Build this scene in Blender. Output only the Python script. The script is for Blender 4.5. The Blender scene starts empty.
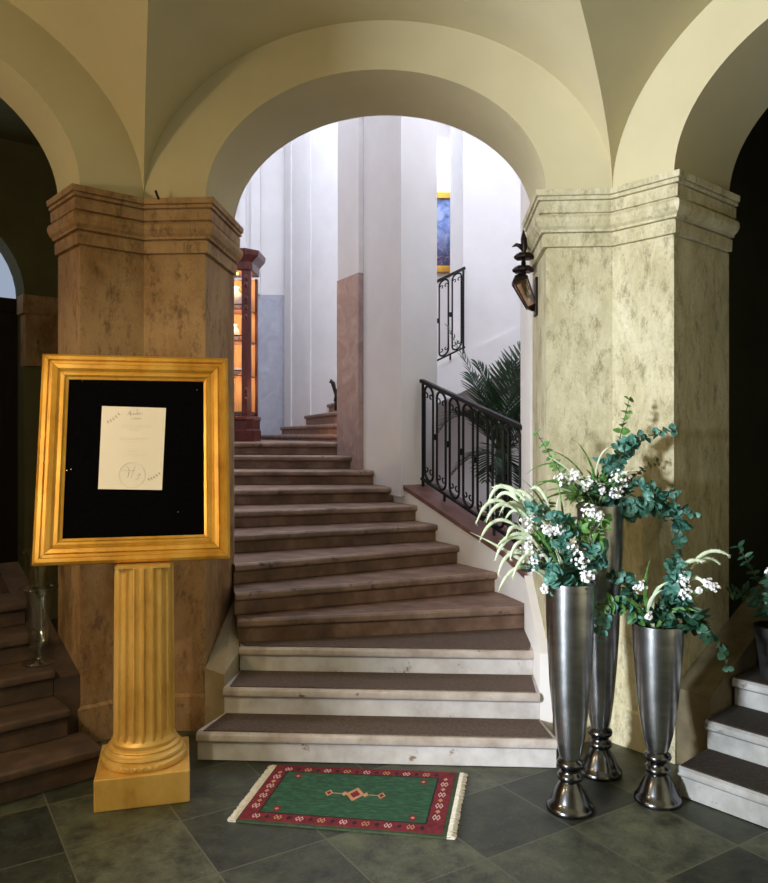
import bpy, bmesh, math, random
from math import sin, cos, pi, radians, sqrt, atan2, tan
from mathutils import Vector, Matrix

C = bpy.context.scene.collection
SC = bpy.context.scene
rnd = random.Random(11)

# ------------------------------------------------------------------ survey frame
E = 1.65                      # eye height
TH = radians(4.0)             # the camera is turned 4 degrees to the left of the front wall's normal
F = 770.0                     # focal length in pixels
HZ = 435.0                    # horizon row

def R(x, d, z=0.0):           # (right, depth) measured from the tripod -> room coordinates
    return Vector((x*cos(TH) - d*sin(TH), x*sin(TH) + d*cos(TH), z))
def P(px, py, d):             # a measured sight line at a known depth
    return R((px-384.0)/F*d, d, E - (py-HZ)/F*d)

# octagonal vestibule
OC = Vector((-0.355, 1.10)); RIN = 3.12; HS = RIN*tan(pi/8); TW = 0.60
AH = 0.94; ZS = 2.96; RISE = 0.70; VR = 0.97
def tw(a): return .35 if a == 135 else TW
def wl(a, s, n, z=0.0):       # wall local (along, outward) -> room
    a = radians(a)
    return Vector((OC.x + cos(a)*(RIN+n) + sin(a)*s, OC.y + sin(a)*(RIN+n) - cos(a)*s, z))

# ------------------------------------------------------------------ materials
def lin(h):
    h = h.lstrip('#'); c = [int(h[i:i+2], 16)/255 for i in (0, 2, 4)]
    return tuple(((v/12.92) if v <= 0.04045 else ((v+0.055)/1.055)**2.4) for v in c) + (1.0,)

def base_mat(name, col, rough=0.6, metal=0.0, spec=0.5):
    m = bpy.data.materials.new(name); m.use_nodes = True
    b = m.node_tree.nodes['Principled BSDF']
    b.inputs['Base Color'].default_value = lin(col)
    b.inputs['Roughness'].default_value = rough
    b.inputs['Metallic'].default_value = metal
    b.inputs['Specular IOR Level'].default_value = spec
    return m, m.node_tree, b

def noise(nt, scale=5, detail=6, stretch=None, rough=0.6, dist=0.0):
    tc = nt.nodes.new('ShaderNodeTexCoord')
    n = nt.nodes.new('ShaderNodeTexNoise')
    n.inputs['Scale'].default_value = scale; n.inputs['Detail'].default_value = detail
    n.inputs['Roughness'].default_value = rough; n.inputs['Distortion'].default_value = dist
    if stretch:
        mp = nt.nodes.new('ShaderNodeMapping'); mp.inputs['Scale'].default_value = stretch
        nt.links.new(tc.outputs['Object'], mp.inputs['Vector']); nt.links.new(mp.outputs['Vector'], n.inputs['Vector'])
    else:
        nt.links.new(tc.outputs['Object'], n.inputs['Vector'])
    return n

def ramp(nt, src, stops):
    r = nt.nodes.new('ShaderNodeValToRGB')
    while len(r.color_ramp.elements) < len(stops): r.color_ramp.elements.new(0.5)
    for e, (p, c) in zip(r.color_ramp.elements, stops):
        e.position = p; e.color = lin(c)
    nt.links.new(src, r.inputs['Fac'])
    return r

def mix(nt, a, b, fac, mode='MIX', f=None):
    m = nt.nodes.new('ShaderNodeMix'); m.data_type = 'RGBA'; m.blend_type = mode
    nt.links.new(a, m.inputs['A'])
    if isinstance(b, str): m.inputs['B'].default_value = lin(b)
    else: nt.links.new(b, m.inputs['B'])
    if fac is None: m.inputs['Factor'].default_value = f
    else: nt.links.new(fac, m.inputs['Factor'])
    return m.outputs['Result']

def bump(nt, b, src, strength=0.3, dist=0.01):
    n = nt.nodes.new('ShaderNodeBump'); n.inputs['Strength'].default_value = strength
    n.inputs['Distance'].default_value = dist
    nt.links.new(src, n.inputs['Height']); nt.links.new(n.outputs['Normal'], b.inputs['Normal'])

def noisy(name, stops, scale=4, rough=0.7, metal=0.0, stretch=None, detail=6, bstr=0.2, bdist=0.01, dist=0.0, spots=None, spec=0.5):
    m, nt, b = base_mat(name, stops[0][1], rough, metal, spec)
    n = noise(nt, scale, detail, stretch, dist=dist)
    out = ramp(nt, n.outputs['Fac'], stops).outputs['Color']
    if spots:
        sc, th, col = spots
        n2 = noise(nt, sc, 8, rough=0.7)
        fr = ramp(nt, n2.outputs['Fac'], [(th, '000000'), (min(th+0.06, 1), 'FFFFFF')])
        out = mix(nt, out, col, fr.outputs['Color'])
    nt.links.new(out, b.inputs['Base Color'])
    if bstr: bump(nt, b, n.outputs['Fac'], bstr, bdist)
    return m

M = {}
M['vault'] = noisy('cream_limewash', [(0.3, 'BAB08E'), (0.7, 'C4BA98')], 1.6, 0.9, bstr=0.05)
M['wall_warm'] = noisy('cream_plaster', [(0.3, 'BAB08E'), (0.7, 'C4BA98')], 1.8, 0.9, bstr=0.05)
M['soffit'] = M['wall_warm']
M['plaster'] = noisy('white_plaster', [(0.3, 'E4E0DE'), (0.7, 'ECE9E8')], 2.5, 0.85, bstr=0.05)
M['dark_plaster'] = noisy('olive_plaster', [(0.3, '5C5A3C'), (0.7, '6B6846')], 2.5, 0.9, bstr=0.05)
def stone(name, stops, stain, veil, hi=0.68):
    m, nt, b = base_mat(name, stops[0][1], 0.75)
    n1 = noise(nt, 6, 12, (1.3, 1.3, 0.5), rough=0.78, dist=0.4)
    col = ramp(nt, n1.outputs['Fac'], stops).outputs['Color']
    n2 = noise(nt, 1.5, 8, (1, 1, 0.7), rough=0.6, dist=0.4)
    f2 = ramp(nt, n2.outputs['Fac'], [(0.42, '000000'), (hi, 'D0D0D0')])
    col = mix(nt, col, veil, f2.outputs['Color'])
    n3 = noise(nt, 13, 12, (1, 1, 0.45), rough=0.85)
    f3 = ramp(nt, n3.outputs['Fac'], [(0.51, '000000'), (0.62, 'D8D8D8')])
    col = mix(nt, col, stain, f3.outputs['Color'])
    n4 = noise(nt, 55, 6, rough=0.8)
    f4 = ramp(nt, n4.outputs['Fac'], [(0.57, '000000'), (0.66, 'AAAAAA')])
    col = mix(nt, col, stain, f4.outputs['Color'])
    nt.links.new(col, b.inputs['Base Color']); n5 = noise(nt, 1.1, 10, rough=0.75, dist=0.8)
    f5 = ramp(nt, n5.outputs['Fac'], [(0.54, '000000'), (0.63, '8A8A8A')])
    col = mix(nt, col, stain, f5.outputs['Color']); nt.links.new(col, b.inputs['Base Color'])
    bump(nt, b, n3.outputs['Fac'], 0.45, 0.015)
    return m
M['stone_l'] = stone('brown_travertine', [(0.25, '5E3F20'), (0.5, '8C683E'), (0.75, 'B08E5E')], '3E2713', 'B2946E', .56)  # stained stone; its darker orange-brown is partly painted shade and warm light
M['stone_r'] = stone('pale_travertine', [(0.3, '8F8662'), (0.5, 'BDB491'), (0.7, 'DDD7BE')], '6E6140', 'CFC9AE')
M['string_stone'] = noisy('grey_limestone', [(0.3, '8A7F66'), (0.7, 'B3A78B')], 5, 0.8, detail=9, bstr=0.2)
M['string_dark'] = noisy('dark_limestone', [(0.3, '544B37'), (0.7, '776B50')], 6, 0.85, detail=10, bstr=0.3, spots=(9, .62, '3B3223'))
M['marble'] = noisy('pink_marble', [(0.3, '97807C'), (0.55, 'AD9894'), (0.8, 'C4B3B0')], 6, 0.35, detail=10, dist=1.5, bstr=0.03)
M['dado'] = noisy('grey_marble', [(0.3, 'A9ABB8'), (0.6, 'BBBDC8'), (0.8, 'CDCFD7')], 5, 0.4, detail=10, dist=1.2, bstr=0.03)
M['coping'] = noisy('red_brown_stone', [(0.3, '5F4037'), (0.7, '86605A')], 9, 0.45, detail=8, bstr=0.08)
M['tread'] = noisy('worn_brown_stone', [(0.25, '4E3A2F'), (0.5, '765B4B'), (0.75, '967B6A')], 6, 0.6, detail=9, bstr=0.2,
                   stretch=(1, 1.6, 1), spots=(11, 0.66, '3A2A21'))
M['tread_pale'] = noisy('worn_pale_stone', [(0.25, 'AAA29E'), (0.5, 'CBC7C6'), (0.75, 'DEDCDC')], 6, 0.6, detail=9, bstr=0.2,
                        spots=(8, 0.62, '8A7664'))  # stair stone paled: daylight on the lowest steps put into the colour
M['nosing'] = noisy('worn_step_edge', [(0.25, '5C483B'), (0.5, '836B5B'), (0.75, 'A9917F')], 5, 0.5, detail=9, bstr=0.15, spots=(9, 0.58, '4A3A30'))  # lighter edge: wear, plus the sheen of hall light painted in
M['nosing_pale'] = noisy('worn_pale_step_edge', [(0.25, '9A8B80'), (0.5, 'B9AEA6'), (0.75, 'CFC8C2')], 9, 0.5, detail=9, bstr=0.15, spots=(14, 0.62, '6E5846'))  # worn edge paled along with its steps for the daylight
M['grey_step'] = noisy('grey_worn_stone', [(0.25, '74736E'), (0.5, '979693'), (0.75, 'B2B2B2')], 6, 0.65, detail=10, bstr=0.3, spots=(9, 0.6, '5C5346'))  # darker copy of the lowest steps' stone, weaker light put into colour
M['tread_far'] = noisy('warm_sandstone', [(0.25, '6E4E3E'), (0.5, '8F6A55'), (0.75, 'AD8871')], 6, 0.6, detail=8, bstr=0.15)
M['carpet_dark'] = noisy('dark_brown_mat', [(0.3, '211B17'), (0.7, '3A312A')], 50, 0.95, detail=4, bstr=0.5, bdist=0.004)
M['carpet'] = noisy('brown_ribbed_mat', [(0.3, '4E4038'), (0.7, '6A594E')], 60, 0.95, detail=4, bstr=0.4, bdist=0.004)
M['gold'] = noisy('antique_gilt', [(0.25, 'A4701F'), (0.5, 'D19A38'), (0.75, 'E2B457')], 7, 0.36, 0.45, detail=8, bstr=0.06,
                  stretch=(1, 1, 0.6), spots=(9, 0.7, '83521A'))
M['gold_col'] = noisy('gold_paint', [(0.25, 'B98838'), (0.5, 'DDB05A'), (0.75, 'ECC87C')], 6, 0.42, 0.3, detail=8, bstr=0.05,
                      stretch=(1, 1, 0.5), spots=(10, 0.72, '82581D'))
M['felt'] = noisy('black_felt', [(0.3, '030304'), (0.7, '080809')], 80, 1.0, bstr=0.1, spec=0.05)
M['paper'] = noisy('cream_paper', [(0.3, 'EDE5D9'), (0.7, 'F3ECE2')], 3, 0.8, bstr=0.0)
M['ink'] = base_mat('olive_ink', '77705C', 0.8)[0]
M['ink_mid'] = base_mat('soft_olive_ink', '999079', 0.8)[0]
M['ink_pale'] = base_mat('pale_grey_ink', 'B5AC9E', 0.8)[0]
M['pin'] = base_mat('steel_pin', 'D8D8DC', 0.25, 1.0)[0]
M['silver'] = noisy('brushed_aluminium', [(0.3, '8D8F92'), (0.55, 'B2B3B6'), (0.75, 'C6C7CA')], 3, 0.27, 1.0, stretch=(2, 2, 5),
                    detail=9, bstr=0.03, dist=0.6)
M['silver_dark'] = noisy('polished_dark_metal', [(0.3, '515256'), (0.7, '77787C')], 5, 0.2, 1.0, detail=8, bstr=0.03)
M['iron'] = noisy('black_iron', [(0.3, '08080A'), (0.7, '141416')], 20, 0.5, 0.3, bstr=0.1)
M['bronze'] = noisy('dark_bronze', [(0.3, '120C0A'), (0.7, '2E1B14')], 25, 0.4, 0.6, bstr=0.1)
M['mahogany'] = noisy('red_mahogany', [(0.3, '3A1512'), (0.6, '5E2620'), (0.8, '74342B')], 4, 0.3, stretch=(5, 5, 0.7), detail=8, bstr=0.04)
M['leaf_teal'] = noisy('eucalyptus_leaf', [(0.3, '1B463C'), (0.48, '3A7264'), (0.62, '6E9C8F'), (0.75, 'A5C2B6')], 30, 0.6, bstr=0)
M['leaf_green'] = noisy('mid_green_leaf', [(0.3, '2E5A2C'), (0.5, '56853F'), (0.7, '8FB36F')], 30, 0.55, bstr=0)
M['leaf_dark'] = noisy('dark_green_leaf', [(0.3, '122C1E'), (0.55, '24503A'), (0.75, '48785E')], 30, 0.5, bstr=0)
M['grass'] = noisy('pale_foxtail', [(0.3, 'B4C79C'), (0.55, 'D6E1C6'), (0.75, 'EEF3E6')], 30, 0.75, bstr=0.2)
M['stem'] = base_mat('brown_stem', '4B4A28', 0.7)[0]
M['blossom'] = noisy('white_petal', [(0.3, 'F0EFF2'), (0.7, 'FBFAFC')], 20, 0.7, bstr=0)
M['palm'] = noisy('palm_leaf', [(0.3, '0E2410'), (0.6, '1D4020'), (0.85, '3A6638')], 12, 0.45, bstr=0)
M['terracotta'] = noisy('terracotta', [(0.3, '6E3C28'), (0.7, '8D5238')], 10, 0.8)
M['dark_pot'] = noisy('black_glazed_pot', [(0.3, '0B0B0B'), (0.7, '161514')], 10, 0.7)
M['soil'] = noisy('dark_soil', [(0.3, '1A120C'), (0.7, '33251A')], 40, 1.0, bstr=0.6)
M['fringe'] = noisy('ivory_wool', [(0.3, 'BDB6A4'), (0.7, 'DAD4C6')], 60, 1.0, bstr=0.3)
M['porcelain'] = base_mat('white_porcelain', 'F2EBDD', 0.25)[0]
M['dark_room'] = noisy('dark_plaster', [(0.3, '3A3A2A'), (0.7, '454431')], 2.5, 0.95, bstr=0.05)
M['cab_lining'] = noisy('honey_oak', [(0.3, 'B5874E'), (0.7, 'CFA468')], 5, 0.5, stretch=(5, 5, .6))
M['dark_wood'] = noisy('dark_oak', [(0.3, '140D08'), (0.7, '26180E')], 6, 0.5, stretch=(4, 4, 0.6))
M['step_dark'] = noisy('brown_sandstone', [(0.25, '2C2017'), (0.5, '453426'), (0.75, '5E4835')], 6, 0.7, detail=9, bstr=0.25)  # darkened so the left steps look shaded; shade put into the colour

def glass_mat(name, col, rough=0.02, alpha=0.18):
    m, nt, b = base_mat(name, col, rough)
    b.inputs['Transmission Weight'].default_value = 1.0
    b.inputs['IOR'].default_value = 1.45
    return m
def pane_mat(name, col, fac=0.12):
    m = bpy.data.materials.new(name); m.use_nodes = True; nt = m.node_tree
    for n in list(nt.nodes): nt.nodes.remove(n)
    o = nt.nodes.new('ShaderNodeOutputMaterial'); t = nt.nodes.new('ShaderNodeBsdfTransparent')
    g = nt.nodes.new('ShaderNodeBsdfGlossy'); g.inputs['Roughness'].default_value = 0.05
    t.inputs['Color'].default_value = lin(col)
    x = nt.nodes.new('ShaderNodeMixShader'); x.inputs[0].default_value = fac
    nt.links.new(t.outputs[0], x.inputs[1]); nt.links.new(g.outputs[0], x.inputs[2]); nt.links.new(x.outputs[0], o.inputs[0])
    return m
M['glass'] = pane_mat('clear_glass', 'F4F6F4', 0.10)
M['pane'] = pane_mat('cabinet_glass', 'FFFFFF', 0.06)
M['pane_amber'] = pane_mat('amber_lantern_glass', 'D9BFA8', 0.2)
def emit_mat(name, col, s):
    m = bpy.data.materials.new(name); m.use_nodes = True; nt = m.node_tree
    for n in list(nt.nodes): nt.nodes.remove(n)
    o = nt.nodes.new('ShaderNodeOutputMaterial'); e = nt.nodes.new('ShaderNodeEmission')
    e.inputs['Color'].default_value = lin(col); e.inputs['Strength'].default_value = s
    nt.links.new(e.outputs[0], o.inputs[0])
    return m
M['sky_pane'] = emit_mat('daylit_window', 'C9D8F2', 0.55)
M['lamp_strip'] = emit_mat('cabinet_lamp', 'FFB35C', 12.0)

# floor tiles: square flags laid on the diagonal
def floor_mat():
    m, nt, b = base_mat('green_grey_flagstone', '4C5244', 0.42)
    tc = nt.nodes.new('ShaderNodeTexCoord')
    br = nt.nodes.new('ShaderNodeTexBrick'); br.offset = 0.0; br.squash = 1.0
    for k, v in (('Scale', 1.0), ('Brick Width', 0.46), ('Row Height', 0.46), ('Mortar Size', 0.004), ('Mortar Smooth', 0.3), ('Bias', 0.0)):
        br.inputs[k].default_value = v
    br.inputs['Color1'].default_value = (0, 0, 0, 1); br.inputs['Color2'].default_value = (1, 1, 1, 1)
    br.inputs['Mortar'].default_value = (0.5, 0.5, 0.5, 1)
    nt.links.new(tc.outputs['Object'], br.inputs['Vector'])
    tone = ramp(nt, br.outputs['Color'], [(0.0, '2E322B'), (0.35, '4C5142'), (0.65, '5C604E'), (1.0, '3A3F37')])
    n = noise(nt, 7, 12, rough=0.78)
    mot = ramp(nt, n.outputs['Fac'], [(0.38, '484848'), (0.62, 'D0D0C6')])
    col = mix(nt, tone.outputs['Color'], mot.outputs['Color'], None, 'OVERLAY', 0.85)
    n3 = noise(nt, 30, 6, rough=0.8)
    fl = ramp(nt, n3.outputs['Fac'], [(0.60, '000000'), (0.72, 'CCCCCC')])
    col = mix(nt, col, '7E806C', fl.outputs['Color'])
    col = mix(nt, col, '5E5E50', br.outputs['Fac'])
    nt.links.new(col, b.inputs['Base Color'])
    bump(nt, b, n3.outputs['Fac'], 0.5, 0.008)
    rr = nt.nodes.new('ShaderNodeMapRange'); rr.inputs['To Min'].default_value = 0.32; rr.inputs['To Max'].default_value = 0.6
    nt.links.new(n.outputs['Fac'], rr.inputs['Value']); nt.links.new(rr.outputs['Result'], b.inputs['Roughness'])
    return m
M['floor'] = floor_mat()

# painting: generic blue scene with pinkish blots
def painting_mat():
    m, nt, b = base_mat('painted_canvas', '5E75B5', 0.5)
    n = noise(nt, 7, 8, dist=0.6)
    c = ramp(nt, n.outputs['Fac'], [(0.3, '3D4E86'), (0.5, '7F9ADB'), (0.62, 'A9BDEB'), (0.72, 'C79AA8')])
    tc = nt.nodes.new('ShaderNodeTexCoord'); sp = nt.nodes.new('ShaderNodeSeparateXYZ')
    nt.links.new(tc.outputs['Object'], sp.inputs[0])
    g = nt.nodes.new('ShaderNodeMapRange'); g.inputs['From Min'].default_value = -0.35; g.inputs['From Max'].default_value = 0.1
    nt.links.new(sp.outputs['Z'], g.inputs['Value'])
    n2 = noise(nt, 16, 8, dist=1.0)
    dk = ramp(nt, n2.outputs['Fac'], [(0.35, '20253F'), (0.55, '4C4A70'), (0.68, 'C58B86')])
    col = mix(nt, dk.outputs['Color'], c.outputs['Color'], g.outputs['Result'])
    nt.links.new(col, b.inputs['Base Color'])
    return m
M['painting'] = painting_mat()

# ------------------------------------------------------------------ mesh helpers
def BM(): return bmesh.new()

def obj(name, bm, mat, parent=None, world=True, smooth=False, auto=None, bevel=0.0, tri=False):
    me = bpy.data.meshes.new(name)
    bmesh.ops.recalc_face_normals(bm, faces=bm.faces[:])
    if parent is not None and world:
        inv = (Matrix.Translation(parent.location) @ Matrix.Rotation(parent.rotation_euler.z, 4, 'Z')).inverted()
        chain = parent.get('_inv')
        par = parent.parent
        if par is not None:
            inv = (Matrix.Translation(par.location) @ Matrix.Rotation(par.rotation_euler.z, 4, 'Z')).inverted()
            inv = Matrix.Translation(-parent.location) @ inv
        bmesh.ops.transform(bm, matrix=inv, verts=bm.verts[:])
    bm.to_mesh(me); bm.free()
    for mm in (mat if isinstance(mat, (list, tuple)) else [mat]): me.materials.append(mm)
    o = bpy.data.objects.new(name, me); C.objects.link(o)
    if parent is not None: o.parent = parent
    if smooth:
        for p in me.polygons: p.use_smooth = True
        if auto is not None:
            md = o.modifiers.new('edge_split', 'EDGE_SPLIT'); md.split_angle = radians(auto)
    if bevel:
        b = o.modifiers.new('bevel', 'BEVEL'); b.width = bevel; b.segments = 2; b.limit_method = 'ANGLE'; b.angle_limit = radians(35)
    return o

def thing(name, label, cat, loc=(0, 0, 0), rotz=0.0, group=None):
    o = bpy.data.objects.new(name, None); C.objects.link(o); o.empty_display_size = 0.1
    o.location = loc; o.rotation_euler = (0, 0, rotz); o['label'] = label; o['category'] = cat
    if group: o['group'] = group
    return o
def tag(o, label, cat, group=None):
    o['label'] = label; o['category'] = cat
    if group: o['group'] = group
    return o
def struct(name, bm, mat, **k):
    o = obj(name, bm, mat, **k); o['kind'] = 'structure'
    return o

def prism(bm, pts, z0, z1, mi=0):
    lo = [bm.verts.new((p[0], p[1], z0 if not callable(z0) else z0(p))) for p in pts]
    hi = [bm.verts.new((p[0], p[1], z1 if not callable(z1) else z1(p))) for p in pts]
    n = len(pts); fs = [bm.faces.new(lo[::-1]), bm.faces.new(hi)]
    for i in range(n): fs.append(bm.faces.new((lo[i], lo[(i+1) % n], hi[(i+1) % n], hi[i])))
    for f in fs: f.material_index = mi
    return fs
def box(bm, c, s, mat=None, mi=0):
    x, y, z = s[0]/2, s[1]/2, s[2]/2
    vs = [Vector((i*x, j*y, k*z)) for i in (-1, 1) for j in (-1, 1) for k in (-1, 1)]
    if mat is not None: vs = [mat @ v for v in vs]
    vs = [bm.verts.new(v + Vector(c)) for v in vs]
    for q in ((0, 1, 3, 2), (4, 6, 7, 5), (0, 4, 5, 1), (2, 3, 7, 6), (0, 2, 6, 4), (1, 5, 7, 3)):
        bm.faces.new([vs[i] for i in q]).material_index = mi
def poly(bm, pts, mi=0):
    f = bm.faces.new([bm.verts.new(p) for p in pts]); f.material_index = mi
    return f
def loft(bm, rings, closed=True, caps=True, mi=0):
    vr = [[bm.verts.new(p) for p in r] for r in rings]
    n = len(rings[0])
    for a, b in zip(vr[:-1], vr[1:]):
        for i in range(n if closed else n-1):
            bm.faces.new((a[i], a[(i+1) % n], b[(i+1) % n], b[i])).material_index = mi
    if caps:
        bm.faces.new(vr[0][::-1]).material_index = mi; bm.faces.new(vr[-1]).material_index = mi
def lathe(bm, prof, seg=32, c=(0, 0, 0), rfun=None, caps=True):
    rings = []
    for r, z in prof:
        rings.append([Vector((c[0] + (r if rfun is None else rfun(r, z, k/seg))*cos(2*pi*k/seg),
                              c[1] + (r if rfun is None else rfun(r, z, k/seg))*sin(2*pi*k/seg), c[2]+z)) for k in range(seg)])
    loft(bm, rings, True, caps)
def tube(bm, path, r, seg=8, caps=True, mi=0, flat=1.0):
    path = [Vector(p) for p in path]; n = len(path); rings = []
    t0 = (path[1]-path[0]).normalized()
    up = Vector((0, 0, 1)) if abs(t0.z) < 0.9 else Vector((1, 0, 0))
    nrm = t0.cross(up).normalized()
    for i, p in enumerate(path):
        t = (path[min(i+1, n-1)] - path[max(i-1, 0)])
        t = t.normalized() if t.length > 1e-9 else t0
        nrm = (nrm - t*nrm.dot(t))
        nrm = nrm.normalized() if nrm.length > 1e-6 else t.orthogonal().normalized()
        bn = t.cross(nrm)
        rr = r[i] if isinstance(r, (list, tuple)) else r
        rings.append([p + nrm*cos(2*pi*k/seg)*rr + bn*sin(2*pi*k/seg)*rr*flat for k in range(seg)])
    loft(bm, rings, True, caps, mi)
def arc(c, u, v, r, a0, a1, n):
    return [Vector(c) + Vector(u)*cos(a0+(a1-a0)*i/n)*r + Vector(v)*sin(a0+(a1-a0)*i/n)*r for i in range(n+1)]
def bez(p0, p1, p2, n=10):
    p0, p1, p2 = Vector(p0), Vector(p1), Vector(p2)
    return [p0*(1-t)**2 + p1*2*t*(1-t) + p2*t*t for t in [i/n for i in range(n+1)]]

# ------------------------------------------------------------------ camera
cam_d = bpy.data.cameras.new('camera'); cam = bpy.data.objects.new('camera', cam_d); C.objects.link(cam)
cam.location = (0, 0, E); cam.rotation_euler = (pi/2, 0, TH)
cam_d.sensor_fit = 'HORIZONTAL'; cam_d.sensor_width = 36.0; cam_d.lens = 36.0*F/768.0
cam_d.shift_y = (HZ-441.5)/768.0; cam_d.clip_start = 0.05
SC.camera = cam

# ------------------------------------------------------------------ vestibule shell
fl = BM()
ang = TH + radians(32.0)
corner = R(-0.868, 3.29)
rotm = Matrix.Rotation(-ang, 4, 'Z')
pts = [wl(a, HS, 0.05) for a in (90, 45, 0, -45, -90, -135, 180, 135)]
poly(fl, [rotm @ (p - corner) for p in pts])
floor = struct('floor', fl, M['floor']); floor.location = corner; floor.rotation_euler = (0, 0, ang)

vb = BM(); NV = 40
for a in range(0, 360, 45):
    rings = []
    for i in range(NV+1):
        t = pi - pi*i/NV
        s = HS*cos(t); z = ZS + VR*sin(t)
        inw = (HS-abs(s))*tan(radians(67.5))
        rings.append((wl(a, s, 0, z), wl(a, s, -inw, z)))
    va = [(vb.verts.new(p), vb.verts.new(q)) for p, q in rings]
    for (p, q), (p2, q2) in zip(va[:-1], va[1:]):
        try: vb.faces.new((p, p2, q2, q))
        except ValueError: pass
bmesh.ops.remove_doubles(vb, verts=vb.verts[:], dist=1e-4)
cv = struct('ceiling', vb, M['vault'])
for p in cv.data.polygons: p.use_smooth = True
md = cv.modifiers.new('edge_split', 'EDGE_SPLIT'); md.split_angle = radians(9)

def arched_wall(name, a, mat, solid_pier=None, AH=AH):
    bm = BM(); n = 48
    tt = [pi - pi*i/n for i in range(n+1)]
    inner = [(AH*cos(t), ZS+RISE*sin(t)) for t in tt]
    outer = [(HS*cos(t), ZS+VR*sin(t)) for t in tt]
    vi = [bm.verts.new(wl(a, s, 0, z)) for s, z in inner]
    vo = [bm.verts.new(wl(a, s, 0, z)) for s, z in outer]
    vs = [bm.verts.new(wl(a, s, 0, z)) for s, z in inner]
    vk = [bm.verts.new(wl(a, s, tw(a), z)) for s, z in inner]
    for i in range(n):
        bm.faces.new((vi[i], vi[i+1], vo[i+1], vo[i]))
        bm.faces.new((vs[i], vk[i], vk[i+1], vs[i+1])).smooth = True
        poly(bm, [wl(a, *q) for q in ((inner[i][0], tw(a), inner[i][1]), (inner[i][0], tw(a), 4.25), (inner[i+1][0], tw(a), 4.25), (inner[i+1][0], tw(a), inner[i+1][1]))])
    if solid_pier:                            # the jamb on the far side of the opening, outside the picture
        for sg in solid_pier:
            pr = [wl(a, sg*AH, 0), wl(a, sg*HS, 0), wl(a, sg*(HS+0.2), tw(a)), wl(a, sg*AH, tw(a))]
            prism(bm, pr, 0, ZS)
    return struct(name, bm, mat)
arched_wall('wall_front', 90, M['wall_warm'])
arched_wall('wall_front_left', 135, M['wall_warm'], (-1,))
arched_wall('wall_front_right', 45, M['wall_warm'], (1,))
arched_wall('wall_back_left', -135, M['wall_warm'], (-1, 1), 1.2)
for nm, a in (('wall_right', 0), ('wall_back_right', -45), ('wall_back', -90), ('wall_left', 180)):
    bm = BM(); n = 24
    base = [wl(a, -HS, 0, 0), wl(a, HS, 0, 0)]
    arcp = [wl(a, HS*cos(pi*i/n), 0, ZS+VR*sin(pi*i/n)) for i in range(n+1)]
    poly(bm, base + arcp)
    struct(nm, bm, M['wall_warm'])

# ------------------------------------------------------------------ stone piers
CAP = [(2.655, 0.0), (2.657, -0.008), (2.663, -0.008), (2.665, 0.018), (2.728, 0.020), (2.730, 0.006), (2.738, 0.006), (2.740, 0.030), (2.752, 0.032), (2.766, 0.048), (2.790, 0.060), (2.812, 0.060), (2.826, 0.050),
       (2.828, 0.026), (2.838, 0.026), (2.842, 0.040), (2.898, 0.042), (2.900, 0.030), (2.906, 0.030), (2.908, 0.050), (2.922, 0.052), (2.924, 0.044), (2.928, 0.044), (2.930, 0.060), (2.960, 0.064)]
def pier_ring(ai, aj, p, z):
    c = HS - p*tan(radians(22.5)); k = TW*tan(radians(22.5)); ti, tj = tw(ai), tw(aj)
    return [wl(ai, AH-p, ti, z), wl(ai, AH-p, -p, z), wl(ai, c, -p, z), wl(aj, -AH+p, -p, z), wl(aj, -AH+p, tj, z), wl(ai, HS+(k if ti == tj else .14), ti, z)]
def pier(ai, aj, mat, label):
    t = thing('stone_pier', label, 'pier', wl(ai, HS, 0.2))
    b = BM(); loft(b, [pier_ring(ai, aj, 0.014, 0.0), pier_ring(ai, aj, 0.014, 0.19), pier_ring(ai, aj, 0.0, 0.205)]); obj('plinth', b, mat, t)
    b = BM(); loft(b, [pier_ring(ai, aj, 0.0, 0.205), pier_ring(ai, aj, 0.0, 2.655)]); obj('shaft', b, mat, t)
    b = BM(); loft(b, [pier_ring(ai, aj, p, z) for z, p in CAP]); obj('capital', b, mat, t)
    return t
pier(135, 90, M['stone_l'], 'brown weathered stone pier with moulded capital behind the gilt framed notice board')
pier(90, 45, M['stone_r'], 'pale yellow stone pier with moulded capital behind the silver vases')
b = BM(); hp = P(160, 196, 4.27)
tube(b, [hp + Vector((0, 0.0, -0.03)), hp + Vector((-0.005, -0.03, -0.005)), hp + Vector((-0.012, -0.035, 0.02))], 0.007, 8)
tag(obj('wall_hook', b, M['iron'], smooth=True), 'tiny dark metal hook on top of the left pier capital', 'hook')

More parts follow.
